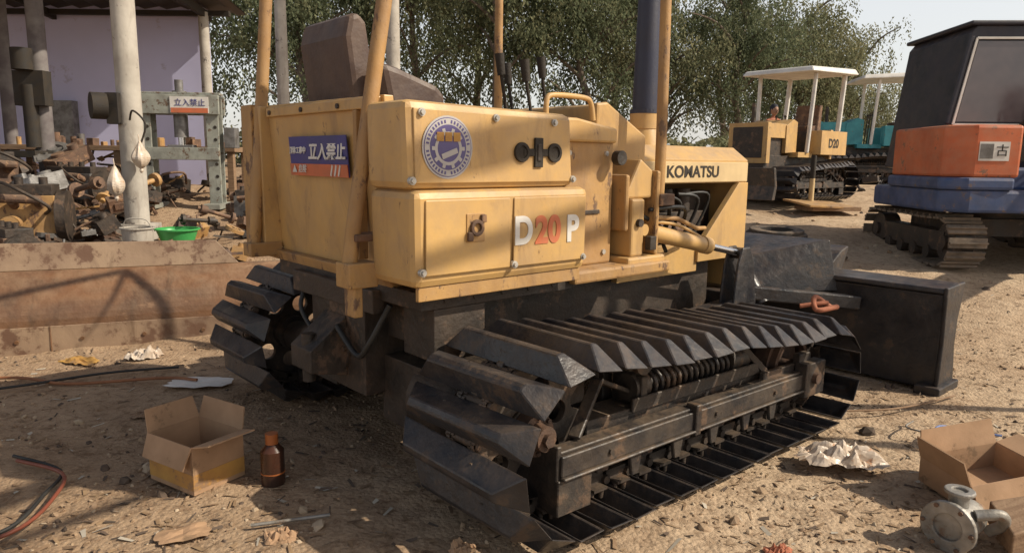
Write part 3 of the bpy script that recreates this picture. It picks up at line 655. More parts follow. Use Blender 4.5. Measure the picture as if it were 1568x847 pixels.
b.prism([(-1.0,-.92),(-1.0,.2),(-.35,.2),(-.35,-1.06),(-.78,-1.06)],'z',.80,.92,1)
b.prism([(-.96,-.88),(-.96,.2),(-.30,.2),(-.30,-1.02),(-.72,-1.02)],'z',.92,1.42,0)
b.box(-.28,.45,-.80,.3,.80,1.02,1)
b.obj('upper_deck',[Morange,Mexblue],ex,.03)
b=B()
b.prism([(-.72,1.0),(.85,.80),(.85,2.36),(.78,2.44),(-.50,2.44),(-.56,2.36)],'y',-.38,.95,0)
b.box(-.58,.9,-.42,1.0,2.435,2.48,0)
for p,q in(((-.70,-.385,1.45),(-.54,-.385,2.34)),((.18,-.385,.95),(.18,-.385,2.36)),((.84,-.385,.85),(.84,-.385,2.34))): b.beam(p,q,.03,.05,0)
b.obj('cab',[Mnavy],ex,.02)
b=B()
b.prism([(-.62,1.48),(.10,1.48),(.10,2.28),(-.48,2.28)],'y',-.392,-.384,1)
for p,q in(((-.65,-.395,1.45),(.13,-.395,1.45)),((.13,-.395,1.45),(.13,-.395,2.31)),((.13,-.395,2.31),(-.50,-.395,2.31)),((-.50,-.395,2.31),(-.65,-.395,1.45))): b.beam(p,q,.02,.022,0)
b.box(.26,.78,-.392,-.384,1.5,2.28,1); b.box(-.22,.78,-.394,-.3925,1.08,1.4,2)
b.obj('cab_windows',[Mwhite,Mglass,Mdark],ex)
b=B()
b.prism([(-1.25,.75),(-.95,.72),(-.5,.95),(-.45,1.25),(-.9,1.2),(-1.25,1.0)],'x',.32,.65,0)
b.beam((.48,-1.15,.85),(.95,-2.2,1.9),.22,.30,0); b.cyl((.25,-1.05,.85),(.72,-1.05,.85),.07,m=1)
for k in range(6): b.tube([(-.15+.06*k,-.42,1.25+.02*k),(.0+.05*k,-.75,1.6+.05*k),(.25+.04*k,-1.0,1.5+.03*k),(.42+.02*k,-1.2,1.1)],.014,1)
for k in range(4): b.tube([(-.2+.08*k,-.5,.9),(.0+.08*k,-.98,1.0-.02*k),(.2+.05*k,-1.05,.7)],.016,1)
b.obj('boom_foot_and_hoses',[mat('dark_red_boom',(0.14,0.045,0.03),(0.09,0.035,0.025),5,.6),Mhose],ex,.01)
b=B(); b.box(-.70,-.42,-1.026,-1.0225,1.08,1.26,0); b.box(-.69,-.57,-1.029,-1.0265,1.10,1.24,1); b.obj('side_plate',[Mwhite,Mgrey],ex)
text('side_text','古',(-.49,-1.029,1.17),(R(90),0,0),.12,Mdark,ex)

# ------------------------------------------------------------------ shed
sh=empty('workshop_shed',(0,0,0))
b=B()
b.box(-17,-5.8,14.0,14.2,.6,4.15,0); b.box(-17.2,-17.0,8,14.2,.4,4.3,0)
b.obj('back_wall',[Mwall],sh)
b=B()
n=90
vs=[];fs=[]
for i in range(n+1):
    x=-17.3+(12.15)*i/n; w=.03*math.sin(i*math.pi/1.5)
    vs+=[(x,14.35,4.08+w),(x,7.4,4.75+w)]
for i in range(n): fs.append((2*i,2*i+1,2*i+3,2*i+2))
b.add(vs,fs,0,False); b.add([(v_[0],v_[1],v_[2]+.02) for v_ in vs],fs,0)
for y,z in((13.8,4.03),(11.5,4.25),(9.0,4.5),(7.5,4.62)): b.box(-17.2,-5.25,y-.05,y+.05,z-.09,z,1)
for x in(-5.7,-8.6,-12): b.beam((x,14,3.95),(x,7.5,4.55),.08,.14,1)
b.obj('roof',[Mroof,Mdark],sh)
b=B()
b.cyl((-4.47,8.55,.2),(-4.47,8.55,4.5),.135,.125,m=0,seg=24); b.box(-4.66,-4.28,8.36,8.74,.2,.60,0)
b.cyl((-5.72,13.75,.6),(-5.72,13.75,4.0),.09,m=0,seg=16); b.cyl((-8.25,12,.6),(-8.25,12,4.2),.10,m=1,seg=16)
b.cyl((-7.05,11,.6),(-7.05,11,4.3),.12,m=1,seg=16); b.cyl((-10.5,8.5,.3),(-10.5,8.5,4.5),.13,m=0)
b.obj('columns',[Mconc,mat('column_dark',(0.2,0.18,0.17),(0.12,0.1,0.1),4,.8)],sh)  # second material is a darker grey for some of the columns
b=B()
b.cyl((-4.66,8.4,1.95),(-4.78,8.3,1.95),.15,m=0,seg=18); b.box(-4.64,-4.5,8.35,8.45,1.75,2.1,0)
b.tube([(-4.4,8.4,1.8),(-4.32,8.33,1.9),(-4.2,8.35,1.75),(-4.28,8.35,1.5)],.012,0)
b.box(-7.3,-6.85,10.75,10.95,2.1,2.6,0); b.cyl((-7.1,10.8,1.5),(-7.1,10.8,2.4),.1,m=0); b.cyl((-7.1,10.7,2.6),(-7.1,10.7,2.9),.14,m=0)
b.box(-7.35,-6.9,10.5,10.9,1.35,1.45,0); b.box(-8.9,-8.3,13.8,14,.9,2.4,2)
b.obj('column_fittings',[Mdark,Mplast,Mgrey],sh,.01)
def bag(c,r,h,seed):
    b=B(); vs=[];fs=[];sg_=18;rg=14
    for i in range(rg+1):
        t=i/rg; prof_=max(0,math.sin(math.pi*min(1,t*1.12+.02)))**.7*(.35+.65*t) if t<.88 else .28*(1-t)/.12+.02
        for j in range(sg_):
            a=2*math.pi*j/sg_; rr=r*max(.06,prof_ if t>.02 else .08)*(1+.25*noise.noise(Vector((math.cos(a)*2,math.sin(a)*2,t*3+seed))))
            vs.append((c[0]+rr*math.cos(a),c[1]+rr*math.sin(a),c[2]+h*(.5-t)))
    for i in range(rg):
        for j in range(sg_): fs.append((i*sg_+j,i*sg_+(j+1)%sg_,(i+1)*sg_+(j+1)%sg_,(i+1)*sg_+j))
    b.add(vs,fs,0,False); b.tube([(c[0],c[1],c[2]+h*.48),(c[0]-.02,c[1]+.02,c[2]+h*.7)],.006,0); return b.obj('hanging_plastic_bag',[Mplast],None)
bag((-4.27,8.33,1.38),.13,.36,1); bag((-4.55,8.28,1.08),.14,.40,5)
wb=empty('workbench',(-6.0,11.9,base_h(11.9)))
b=B(); b.box(-2.2,1.6,-.4,.4,.72,.8,0)
for x in(-2.1,-.3,1.5): b.box(x-.05,x+.05,-.35,-.25,0,.72,0); b.box(x-.05,x+.05,.25,.35,0,.72,0)
for i in range(34):
    x=random.uniform(-2.1,1.5);y=random.uniform(-.3,.3);s_=random.uniform(.05,.16);mm=random.choice([1,1,2,3,4])
    if random.random()<.5: b.obox((x,y,.8+s_/2),(s_*1.3,s_,s_),(0,0,random.random()*3),mm)
    else: b.cyl((x,y,.8),(x,y,.8+s_*1.4),s_*.4,m=mm,seg=14)
b.obj('bench_and_clutter',[Mwood,Mrust,Mgrey,Myel2,Mwhite],wb,.006)
pz=empty('hydraulic_press',(-4.95,10.9,base_h(10.9)-.02),R(6))
b=B()
for s_ in(-1,1):
    b.box(s_*.48-.09,s_*.48+.09,-.12,-.09,0,1.62,0); b.box(s_*.48-.09,s_*.48+.09,.09,.12,0,1.62,0); b.box(s_*.48-.02,s_*.48+.0,-.09,.09,0,1.62,0)
    b.box(s_*.48-.12,s_*.48+.12,-.35,.35,0,.08,0)
    for k in range(6): b.cyl((s_*.48+.04,-.125,.3+.18*k),(s_*.48+.04,-.119,.3+.18*k),.025,m=2,seg=10)
b.box(-.60,.60,-.17,-.125,1.38,1.66,0); b.box(-.60,.60,.125,.17,1.38,1.66,0); b.box(-.6,.6,-.1,.1,1.66,1.70,0)
b.box(-.57,.57,-.16,-.125,.72,.90,0); b.box(-.57,.57,.125,.16,.72,.90,0)
b.cyl((0,0,1.05),(0,0,1.72),.10,m=1); b.cyl((0,0,.92),(0,0,1.1),.05,m=3); b.cyl((0,0,1.72),(0,0,1.88),.06,m=1); b.box(-.18,.18,-.1,.1,.88,.94,1)
b.box(.64,.80,-.12,.12,.9,1.2,1)
b.obj('frame',[Msteel,Mgrey,Mdark,Mchrome],pz,.008)
b=B(); b.box(-.08,.46,-.182,-.172,1.40,1.63,0); b.box(-.07,.45,-.185,-.1825,1.40,1.47,1); b.obj('sign_board',[Mwhite,Mred],pz)
text('sign_text','立入禁止',(.2,-.186,1.54),(R(90),0,0),.11,Mblue,pz)
b=B()
def bowl(cx,cy,cz,r0_,r1_,h,m_=0):
    b.cyl((cx,cy,cz),(cx,cy,cz+h),r0_,r1_,m=m_,seg=28,caps=False); b.cyl((cx,cy,cz),(cx,cy,cz+.01),r0_,m=m_,seg=28); b.ring((cx,cy,cz+h-.015),(cx,cy,cz+h),r1_+.015,r1_-.008,m_,28)
bowl(0,0,0,.16,.22,.17); b.obj('green_basin',[Mgreen],None,loc=(-3.70,7.9,base_h(7.9)+.12))
b=B(); bowl(0,0,0,.13,.16,.34); b.tube([(-.16,0,.3),(-.1,-.02,.42),(.1,-.02,.42),(.16,0,.3)],.006,0); b.obj('paint_bucket',[Mconc],None,loc=(-3.98,7.6,base_h(7.6)+.02))
for x,y,r in((-4.85,15.5,.13),(-2.45,15.0,.15)):
    b=B(); b.cyl((0,0,0),(0,0,7.5),r,r*.8,m=0,seg=20); b.box(-.7,.7,-.05,.05,6.8,6.92,1)
    for k in(-.6,0,.6): b.cyl((k,0,6.92),(k,0,7.08),.04,m=0,seg=10)
    b.obj('utility_pole',[Mconc,Mwood],None,loc=(x,y,base_h(y)-.3))

# ------------------------------------------------------------------ detached blade on the left
bl=empty('detached_dozer_blade',(-3.0,5.08,.0),math.atan2(5.62-4.62,-1.75+4.2))
Mpale=mat('pale_blade_edge',(0.34,0.235,0.15),(0.19,0.12,0.078),2.5,.6,bump=.4,bscale=12,spot=(.14,.075,.045),spot_scale=5,spot_t=.53,streak=(.12,.07,.04),streak_amt=.8)
b=B()
prf=[(-.005+.21*((z-.22)/.35)**2 if z>.22 else -.005+.075*((.22-z)/.22)**2, z) for z in [i*.57/14 for i in range(15)]]
bk=[(p[0]+.045,p[1]) for p in prf][::-1]
b.prism(prf+bk,'x',-1.9,1.55,0)
b.prism([(-.01,-.02),(-.014,.20),(.008,.20),(.05,-.02)],'x',-1.9,1.55,1)
b.box(-.3,-.29,-.018,-.006,.0,.20,0); b.box(1.0,1.01,-.018,-.006,.0,.20,0)
b.hexa([(-1.05,.205,.572),(.98,.205,.572),(.98,.235,.572),(-1.05,.235,.572),(-.98,.245,.77),(.82,.245,.75),(.82,.275,.75),(-.98,.275,.77)],1)
for x in(-1.9,1.53): b.prism([(-.04,0),(.35,0),(.34,.3),(.32,.57),(.18,.60),(.05,.42),(-.02,.2)],'x',x,x+.025,0)
for x in(-1.4,-.7,0,.7,1.3): b.prism([(.12,.02),(.32,.02),(.32,.2),(.24,.54)],'x',x-.01,x+.01,0)
b.box(-1.9,1.55,.2,.3,.2,.3,0)
for k in range(9): b.cyl((-1.7+.4*k,-.022,.10),(-1.7+.4*k,.03,.105),.014,m=0,seg=8)
b.obj('blade_shell',[Mblade,Mpale],bl,.003)

# ------------------------------------------------------------------ scrap piles
def scrap(name,x0,x1,y0,y1,n,hmax,smin=.06,smax=.28,seed=1,wts=(3,5,3,1,3),avoid=None):
    rs=random.Random(seed); b=B(); ms=[Mrust,Mchas,Mgrey,Myel2,Mrusth,Mwood]
    pal=[0]*wts[0]+[1]*wts[1]+[2]*wts[2]+[3]*wts[3]+[4]*wts[4]
    for i in range(n):
        x=rs.uniform(x0,x1);y=rs.uniform(y0,y1)
        if avoid and any(ax0<x<ax1 and ay0<y<ay1 for ax0,ax1,ay0,ay1 in avoid): continue
        s_=rs.uniform(smin,smax); hh=hmax*(.3+.9*max(0,.5+noise.noise(Vector((x*.8,y*.8,seed))))); z=base_h(y)+rs.random()**1.8*hh+s_*.2;mm=rs.choice(pal)
        M_=Matrix.Translation((x,y,z))@Euler((rs.uniform(-.5,.5),rs.uniform(-.5,.5),rs.uniform(0,6))).to_matrix().to_4x4(); b.xf=M_
        k=rs.random()
        if k<.22:
            b.box(-s_,s_,-s_*.5,s_*.5,-s_*.4,s_*.4,mm); b.cyl((-s_*.5,0,s_*.4),(-s_*.5,0,s_*.65),s_*.25,m=mm,seg=12); b.cyl((s_*.4,0,s_*.4),(s_*.4,0,s_*.55),s_*.3,m=mm,seg=12); b.box(-s_*.7,s_*.7,s_*.5,s_*.6,-s_*.2,s_*.2,mm)
        elif k<.42:
            b.ring((0,0,-s_*.15),(0,0,s_*.15),s_*.8,s_*.5,mm,20); b.cyl((0,0,-s_*.2),(0,0,s_*.2),s_*.25,m=mm,seg=12); b.box(-s_*.6,s_*.6,-s_*.08,s_*.08,-s_*.1,s_*.1,mm)
        elif k<.62:
            b.cyl((-s_*1.3,0,0),(s_*1.3,0,0),s_*.14,m=mm,seg=10); b.cyl((s_*.7,0,0),(s_*1.1,0,0),s_*.3,m=mm,seg=14); b.cyl((-s_*1.1,0,0),(-s_*.9,0,0),s_*.38,m=mm,seg=14)
        elif k<.78:
            b.tube([(-s_*1.5,0,0),(-s_*.5,s_*.4,s_*.5),(s_*.5,-s_*.3,s_*.6),(s_*1.4,0,0)],s_*.07,rs.choice([1,0]),6,n=4)
        elif k<.9:
            b.beam((-s_*1.6,0,0),(s_*1.6,0,0),s_*.2,s_*.04,mm); b.beam((-s_*1.6,s_*.1,s_*.1),(s_*1.6,s_*.1,s_*.1),s_*.03,s_*.2,mm)
            for q in(-1,1): b.cyl((q*s_,0,0),(q*s_,0,s_*.2),s_*.06,m=2,seg=8)
        else:
            b.prism([(-s_,-s_*.4),(s_*.9,-s_*.5),(s_,s_*.3),(.1*s_,s_*.6),(-s_*.8,s_*.5)],'z',-.01,.01,rs.choice([mm,5]))
    b.xf=None
    return b.obj(name,ms,None,.004)
scrap('scrap_machine_parts',-6.8,-2.9,6.3,9.0,330,.38,.05,.2,3,avoid=[(-4.4,-3.3,6.9,8.2)])
scrap('scrap_machine_parts',-9.5,-5.2,9.0,12.5,240,.60,.08,.3,5)
scrap('scrap_machine_parts',-5.0,-2.2,9.5,13.5,100,.28,.08,.24,8,avoid=[(-5.8,-4.2,9.5,11.5)])
scrap('scrap_machine_parts',-3.6,3.6,15.5,20,70,.5,.12,.4,12)
scrap('scrap_machine_parts',2.2,7.5,14.5,17.5,40,.3,.1,.25,15)
def engine(name,loc,rz,sc,paint):
    e=empty(name,loc,rz,sc); b=B()
    b.box(-.5,.5,-.22,.22,.25,.7,0); b.box(-.48,.48,-.18,.18,.7,.82,1); b.prism([(-.45,.25),(.45,.25),(.35,.05),(-.2,.05)],'y',-.18,.18,1)
    b.cyl((.5,0,.45),(.6,0,.45),.30,m=1,seg=26); b.cyl((-.5,0,.4),(-.6,0,.4),.14,m=2,seg=20); b.cyl((-.52,.0,.68),(-.60,0,.68),.1,m=2)
    for k in range(4): b.cyl((-.36+.24*k,-.22,.6),(-.36+.24*k,-.34,.66),.05,m=2,seg=12); b.cyl((-.36+.24*k,0,.82),(-.36+.24*k,0,.9),.045,m=1,seg=10)
    b.tube([(-.4,-.34,.66),(0,-.36,.68),(.4,-.34,.66)],.05,2); b.cyl((.1,-.24,.4),(.1,-.42,.4),.09,m=0); b.cyl((-.3,-.26,.32),(.0,-.26,.32),.07,m=1)
    b.tube([(.4,-.2,.5),(.5,-.5,.6),(.2,-.5,.8),(0,-.2,.85)],.02,1); b.box(-.55,.65,-.3,-.26,0,.08,2); b.box(-.55,.65,.26,.3,0,.08,2); b.box(-.4,-.36,-.3,.3,0,.28,2); b.box(.4,.44,-.3,.3,0,.28,2)
    b.obj('block',[paint,Mchas,Mrust],e,.012)
engine('scrap_engine',(-5.4,7.7,base_h(7.7)),R(20),.95,Myel2)
engine('scrap_engine',(-4.75,6.7,base_h(6.7)),R(-35),.65,Mrust)
engine('scrap_engine',(-7.4,9.8,base_h(9.8)),R(60),1.1,Mrust)
engine('scrap_engine',(-3.3,9.4,base_h(9.4)),R(10),.6,Mgrey)
engine('scrap_engine',(-6.2,10.3,base_h(10.3)),R(-15),.8,Mgrey)
b=B(); b.obox((0,0,0),(.42,.30,.02),(.3,.1,.2),0); b.obox((.05,.1,-.12),(.30,.26,.2),(0,0,.2),0); b.obj('cardboard_scrap',[Mcard],None,.004,loc=(-3.95,7.0,.40))

# ------------------------------------------------------------------ foreground objects
def carton(name,loc,rz,w,d,h,flaps=True,band=True,tilt=(0,0)):
    e=empty(name,loc,rz); e.rotation_euler=(tilt[0],tilt[1],rz); b=B(); t_=.004
    b.box(-w,w,-d,d,0,t_,0)
    b.box(-w,w,-d,-d+t_,t_,h,0); b.box(-w,w,d-t_,d,t_,h,0); b.box(-w,-w+t_,-d+t_,d-t_,t_,h,0); b.box(w-t_,w,-d+t_,d-t_,t_,h,0)
    if band:
        b.box(-w-.001,w+.001,-d-.0015,-d-.0005,.02,h*.42,1); b.box(-w-.0015,-w-.0005,-d,d,.02,h*.42,1); b.box(w+.0005,w+.0015,-d,d,.02,h*.42,1)
    if flaps:
        fl=d*.8
        def flap(p,q,dirv,ang):
            p=Vector(p);q=Vector(q);dv=Vector(dirv)*math.cos(ang)+Vector((0,0,1))*math.sin(ang); dv*=fl; nn=(q-p).cross(dv).normalized()*.003; k=(q-p)*.04
            P=[p,q,q+dv-k,p+dv+k]; b.hexa([x-nn for x in P]+[x+nn for x in P],0)
        flap((-w,-d,h),(w,-d,h),(0,-1,0),R(-68)); flap((-w,d,h),(w,d,h),(0,1,0),R(76)); flap((-w,-d,h),(-w,d,h),(-1,0,0),R(72)); flap((w,-d,h),(w,d,h),(1,0,0),R(14))
    b.obj('carton_walls',[Mcard,Mcardy],e); return e
carton('cardboard_box',(-1.38,3.0,.0),R(-32),.155,.125,.21)
carton('cardboard_box',(2.08,2.98,.0),R(12),.20,.14,.12,flaps=True,band=False,tilt=(R(4),R(-5)))
b=B(); b.cyl((0,0,0),(0,0,.15),.05,m=0,seg=20); b.cyl((0,0,.15),(0,0,.18),.05,.025,m=0,seg=20); b.cyl((0,0,.18),(0,0,.225),.027,m=1,seg=16); b.ring((0,0,.05),(0,0,.055),.052,.048,1)
b.obj('rusty_can',[mat('brown_can',(0.07,0.028,0.016),(0.035,0.017,0.012),8,.3,bump=.05),mat('can_cap',(0.40,0.12,0.03),None,5,.5,bump=0)],None,loc=(-1.03,2.95,0))
def sheet(name,loc,w,d,amp,m_,rz=0,n=22,seed=0,sc=6,sm=False):
    b=B();vs=[]
    for j in range(n+1):
        for i in range(n+1):
            u=i/n*2-1;v_=j/n*2-1; r_=1+.35*noise.noise(Vector((math.atan2(v_,u)*1.3,seed,0)))+.15*noise.noise(Vector((math.atan2(v_,u)*4,seed,2)))
            l=math.hypot(u,v_); mx=max(abs(u),abs(v_)); k=(mx/l if l>0 else 1); k=k*.6+.4
            vs.append((u*k*w*r_,v_*k*d*r_,amp*(abs(noise.noise(Vector((u*sc*.5,v_*sc*.5,seed))))*1.8+.35*abs(noise.noise(Vector((u*sc*1.3,v_*sc*1.3,seed+5))))+.12)*(1-.7*mx**3)+.004))
    fs=[(j*(n+1)+i,j*(n+1)+i+1,(j+1)*(n+1)+i+1,(j+1)*(n+1)+i) for j in range(n) for i in range(n)]
    b.add(vs,fs,0,sm); return b.obj(name,[m_],None,loc=loc,rot=(0,0,rz))
sheet('plastic_bag',(1.58,3.26,0),.20,.12,.07,Mplast,R(-8),26,2,4)
sheet('white_paper_sheet',(-1.93,4.30,.01),.19,.11,.012,Mwhite,R(5),8,4,2)
sheet('plastic_bag',(-2.55,4.85,.01),.12,.08,.06,Mplast,R(20),20,9,4)
sheet('cloth_rag',(-.85,2.48,.0),.06,.05,.03,Mcard,0,14,11,4)
sheet('cloth_rag',(.98,2.42,.0),.05,.035,.03,Mshirt,0,14,13,4)
sheet('cardboard_piece',(-1.22,2.50,.0),.10,.06,.015,Mcard,R(25),8,17,2)
sheet('cardboard_piece',(-.17,2.40,.0),.05,.04,.05,Mcard,R(60),10,21,3)
sheet('cardboard_piece',(-2.95,4.75,.0),.14,.08,.04,Mcardy,R(-20),10,23,3)
sheet('cardboard_piece',(-2.0,3.75,.0),.07,.05,.02,Mwood,R(40),8,29,3)
b=B()
b.tube([(-3.6,4.2,.02),(-3.1,4.33,.02),(-2.7,4.22,.02),(-2.2,4.36,.02),(-1.95,4.30,.03)],.010,0); b.tube([(-3.5,3.9,.02),(-3.0,4.1,.03),(-2.6,4.45,.02),(-2.2,4.6,.02)],.008,1)
b.tube([(-2.25,3.1,.02),(-1.95,2.95,.03),(-1.86,2.75,.02),(-1.83,2.5,.02),(-1.95,2.3,.02)],.008,2); b.tube([(-2.3,3.15,.02),(-1.99,3.0,.02),(-1.90,2.75,.03),(-1.87,2.5,.02),(-2.0,2.3,.02)],.008,1)
b.obj('air_hose',[mat('orange_brown_hose',(0.30,0.12,0.05),None,8,.6,bump=0),Mhose,mat('red_hose',(0.24,0.07,0.04),None,8,.5,bump=0)])
b=B(); b.cyl((-.98,2.54,.02),(-.70,2.62,.025),.007,m=0,seg=10); b.tube([(2.15,3.5,.02),(2.25,3.6,.05),(2.4,3.62,.02),(2.55,3.55,.02)],.006,1); b.tube([(2.2,3.75,.02),(2.1,3.62,.03),(2.28,3.52,.02)],.005,0)
b.tube([(1.75,3.9,.02),(2.2,3.95,.02),(2.7,4.2,.02)],.006,2)
b.obj('welding_rod_and_wire',[Malu,mat('blue_wire',(0.15,0.22,0.45),None,5,.5,bump=0),Mwood])
e=empty('pump_housing',(1.68,2.52,.08),R(35)); b=B()
b.cyl((-.06,0,0),(.10,0,.0),.080,.066,m=0,seg=28); b.ring((-.075,0,0),(-.055,0,0),.098,.05,0,28); b.cyl((.10,0,0),(.15,0,0),.045,m=1,seg=20); b.box(-.04,.08,-.05,.05,-.1,-.05,0)
b.cyl((0,0,.06),(0,0,.12),.035,m=0,seg=18); b.ring((0,0,.115),(0,0,.13),.052,.025,0,20); b.tube([(.0,-.06,.05),(.06,-.12,.06),(.12,-.11,.0),(.13,-.06,-.05)],.022,0)
for k in range(6): a=k*math.pi/3; b.cyl((-.083,.084*math.cos(a),.084*math.sin(a)),(-.07,.084*math.cos(a),.084*math.sin(a)),.009,m=1,seg=6)
b.obj('casting',[Malu,Mrust],e,.006)
b=B(); b.prism([(-.12,-.08),(.14,-.1),(.16,.06),(-.02,.10)],'z',0,.10,0); b.obj('wood_block',[Mwood],None,.006,loc=(1.93,2.55,.01),rot=(.1,-.15,.3))
b=B()
for i,(r_,z0,z1) in enumerate(((.33,.04,.22),(.30,0,.26))): b.ring((0,0,z0),(0,0,z1),r_,.18,0,36)
for k in range(36): a=k*math.pi/18; b.obox((.33*math.cos(a),.33*math.sin(a),.13),(.02,.03,.16),(0,0,a),0)
b.obj('tyre',[Mtire],None,.02,loc=(3.05,8.3,base_h(8.3)+.03),rot=(R(4),0,0))
b=B(); b.obox((0,0,.12),(.95,.6,.03),(R(6),R(3),R(20)),0); b.obox((.1,0,.06),(.8,.5,.06),(0,0,R(10)),1); b.obj('yellow_sheet_panel',[Myel2,Mwood],None,.004,loc=(4.7,11.0,base_h(11.0)+.02))
b=B(); b.cyl((0,0,0),(0,0,.5),.04,m=0,seg=12); b.cyl((0,0,.5),(0,0,.85),.04,m=1,seg=12); b.cyl((0,0,0),(0,0,.04),.12,m=0,seg=16); b.obj('marker_post',[Mcream,Mdark],None,loc=(4.62,11.2,base_h(11.2)))
b=B();n=40;vs=[]
for j in range(n+1):
    for i in range(n+1):
        u=i/n*2-1;v_=j/n*2-1;rr=max(0,1-math.hypot(u,v_)); vs.append((u*3.2,v_*1.6,1.0*rr**.8*(0.7+.6*noise.noise(Vector((u*3,v_*3,1))))+.12*noise.noise(Vector((u*12,v_*10,2)))*min(1,rr*4)-.08))
b.add(vs,[(j*(n+1)+i,j*(n+1)+i+1,(j+1)*(n+1)+i+1,(j+1)*(n+1)+i) for j in range(n) for i in range(n)],0,False)
b.obj('dirt_mound',[m],None,loc=(5.0,20.0,1.05))

# unseen timber beams on props, added off-frame to cast shadow bands on the tank
el=R(40); az=R(102)
sv=Vector((math.sin(az)*math.cos(el),math.cos(az)*math.cos(el),math.sin(el)))
dzM=Matrix.Translation((-.650,3.405,0))@Matrix.Rotation(R(41.5),4,'Z')
b=B()
for (xa,za),(xb,zb),wd in(((1.7,1.78),(-1.1,1.24),.10),((1.7,1.36),(-.9,.90),.05)):
    pA=dzM@Vector((xa,-.8,za))+sv*4.6; pB=dzM@Vector((xb,-.8,zb))+sv*4.6
    b.beam(pA,pB,wd,wd,0)
    if wd>.06:
        for p in(pA,pB):
            for q in(-.6,.6): b.beam(p,(p.x+.8,p.y+q,gz(p.x+.8,p.y+q)-.05),.07,.07,0)
        lastA,lastB=pA,pB
    else: b.beam(pA,lastA,.05,.05,0); b.beam(pB,lastB,.05,.05,0)
b.obj('tank_shadow_beams',[Mwood,Mchas],None,.004)

# ------------------------------------------------------------------ person (skin modifier)
pe=empty('person',(5.72,16.2,base_h(16.2)-.02),R(200))
J={'pel':(0,0,.90,.13),'sp':(0,0,1.12,.125),'ch':(0,.0,1.32,.14),'nk':(0,0,1.44,.055),'hd':(0,.02,1.50,.06),
'shl':(.17,0,1.37,.06),'ell':(.24,.02,1.10,.042),'wrl':(.22,.14,.90,.03),'shr':(-.17,0,1.37,.06),'elr':(-.25,.02,1.10,.042),'wrr':(-.20,.16,.95,.03),
'hpl':(.09,0,.84,.085),'knl':(.11,.03,.48,.058),'anl':(.11,0,.09,.04),'tol':(.12,.14,.04,.035),'hpr':(-.09,0,.84,.085),'knr':(-.12,.02,.48,.058),'anr':(-.13,-.02,.09,.04),'tor':(-.14,.12,.04,.035)}
E=[('pel','sp'),('sp','ch'),('ch','nk'),('nk','hd'),('ch','shl'),('shl','ell'),('ell','wrl'),('ch','shr'),('shr','elr'),('elr','wrr'),('pel','hpl'),('hpl','knl'),('knl','anl'),('anl','tol'),('pel','hpr'),('hpr','knr'),('knr','anr'),('anr','tor')]
K=list(J); me_=bpy.data.meshes.new('figure'); me_.from_pydata([J[k][:3] for k in K],[(K.index(a),K.index(c_)) for a,c_ in E],[])
o=bpy.data.objects.new('figure',me_); COL.objects.link(o); o.parent=pe
md=o.modifiers.new('skin','SKIN'); 
for i,k in enumerate(K): me_.skin_vertices[0].data[i].radius=(J[k][3],J[k][3]*.85)
me_.skin_vertices[0].data[0].use_root=True
o.modifiers.new('sub','SUBSURF').levels=1; me_.materials.append(Mshirt)
b=B(); b.sph((0,.02,1.60),.10,0,(.78,.92,1.15)); b.sph((0,-.005,1.635),.108,1,(.80,.95,1.05)); b.sph((0,.118,1.59),.018,0); b.box(-.03,.03,.10,.113,1.55,1.558,1)
for s_ in(-1,1):
    b.sph((s_*.033,.108,1.615),.010,1); b.sph((s_*.082,.02,1.60),.02,0,(.5,1,1.4)); b.sph((s_*.21,.16,.90 if s_>0 else .95),.035,0,(.7,1,1.3))
    for k in range(4): b.tube([(s_*.21-.02+.013*k,.17,.88),(s_*.21-.02+.013*k,.2,.85),(s_*.21-.02+.013*k,.2,.82)],.008,0,6)
    b.cyl((s_*.09,0,.86),(s_*.115,.02,.48),.095,.07,m=1); b.cyl((s_*.115,.02,.48),(s_*.12,-.01,.1),.07,.055,m=1)
b.obj('head_hands_trousers',[Mskin,Mhair],pe)

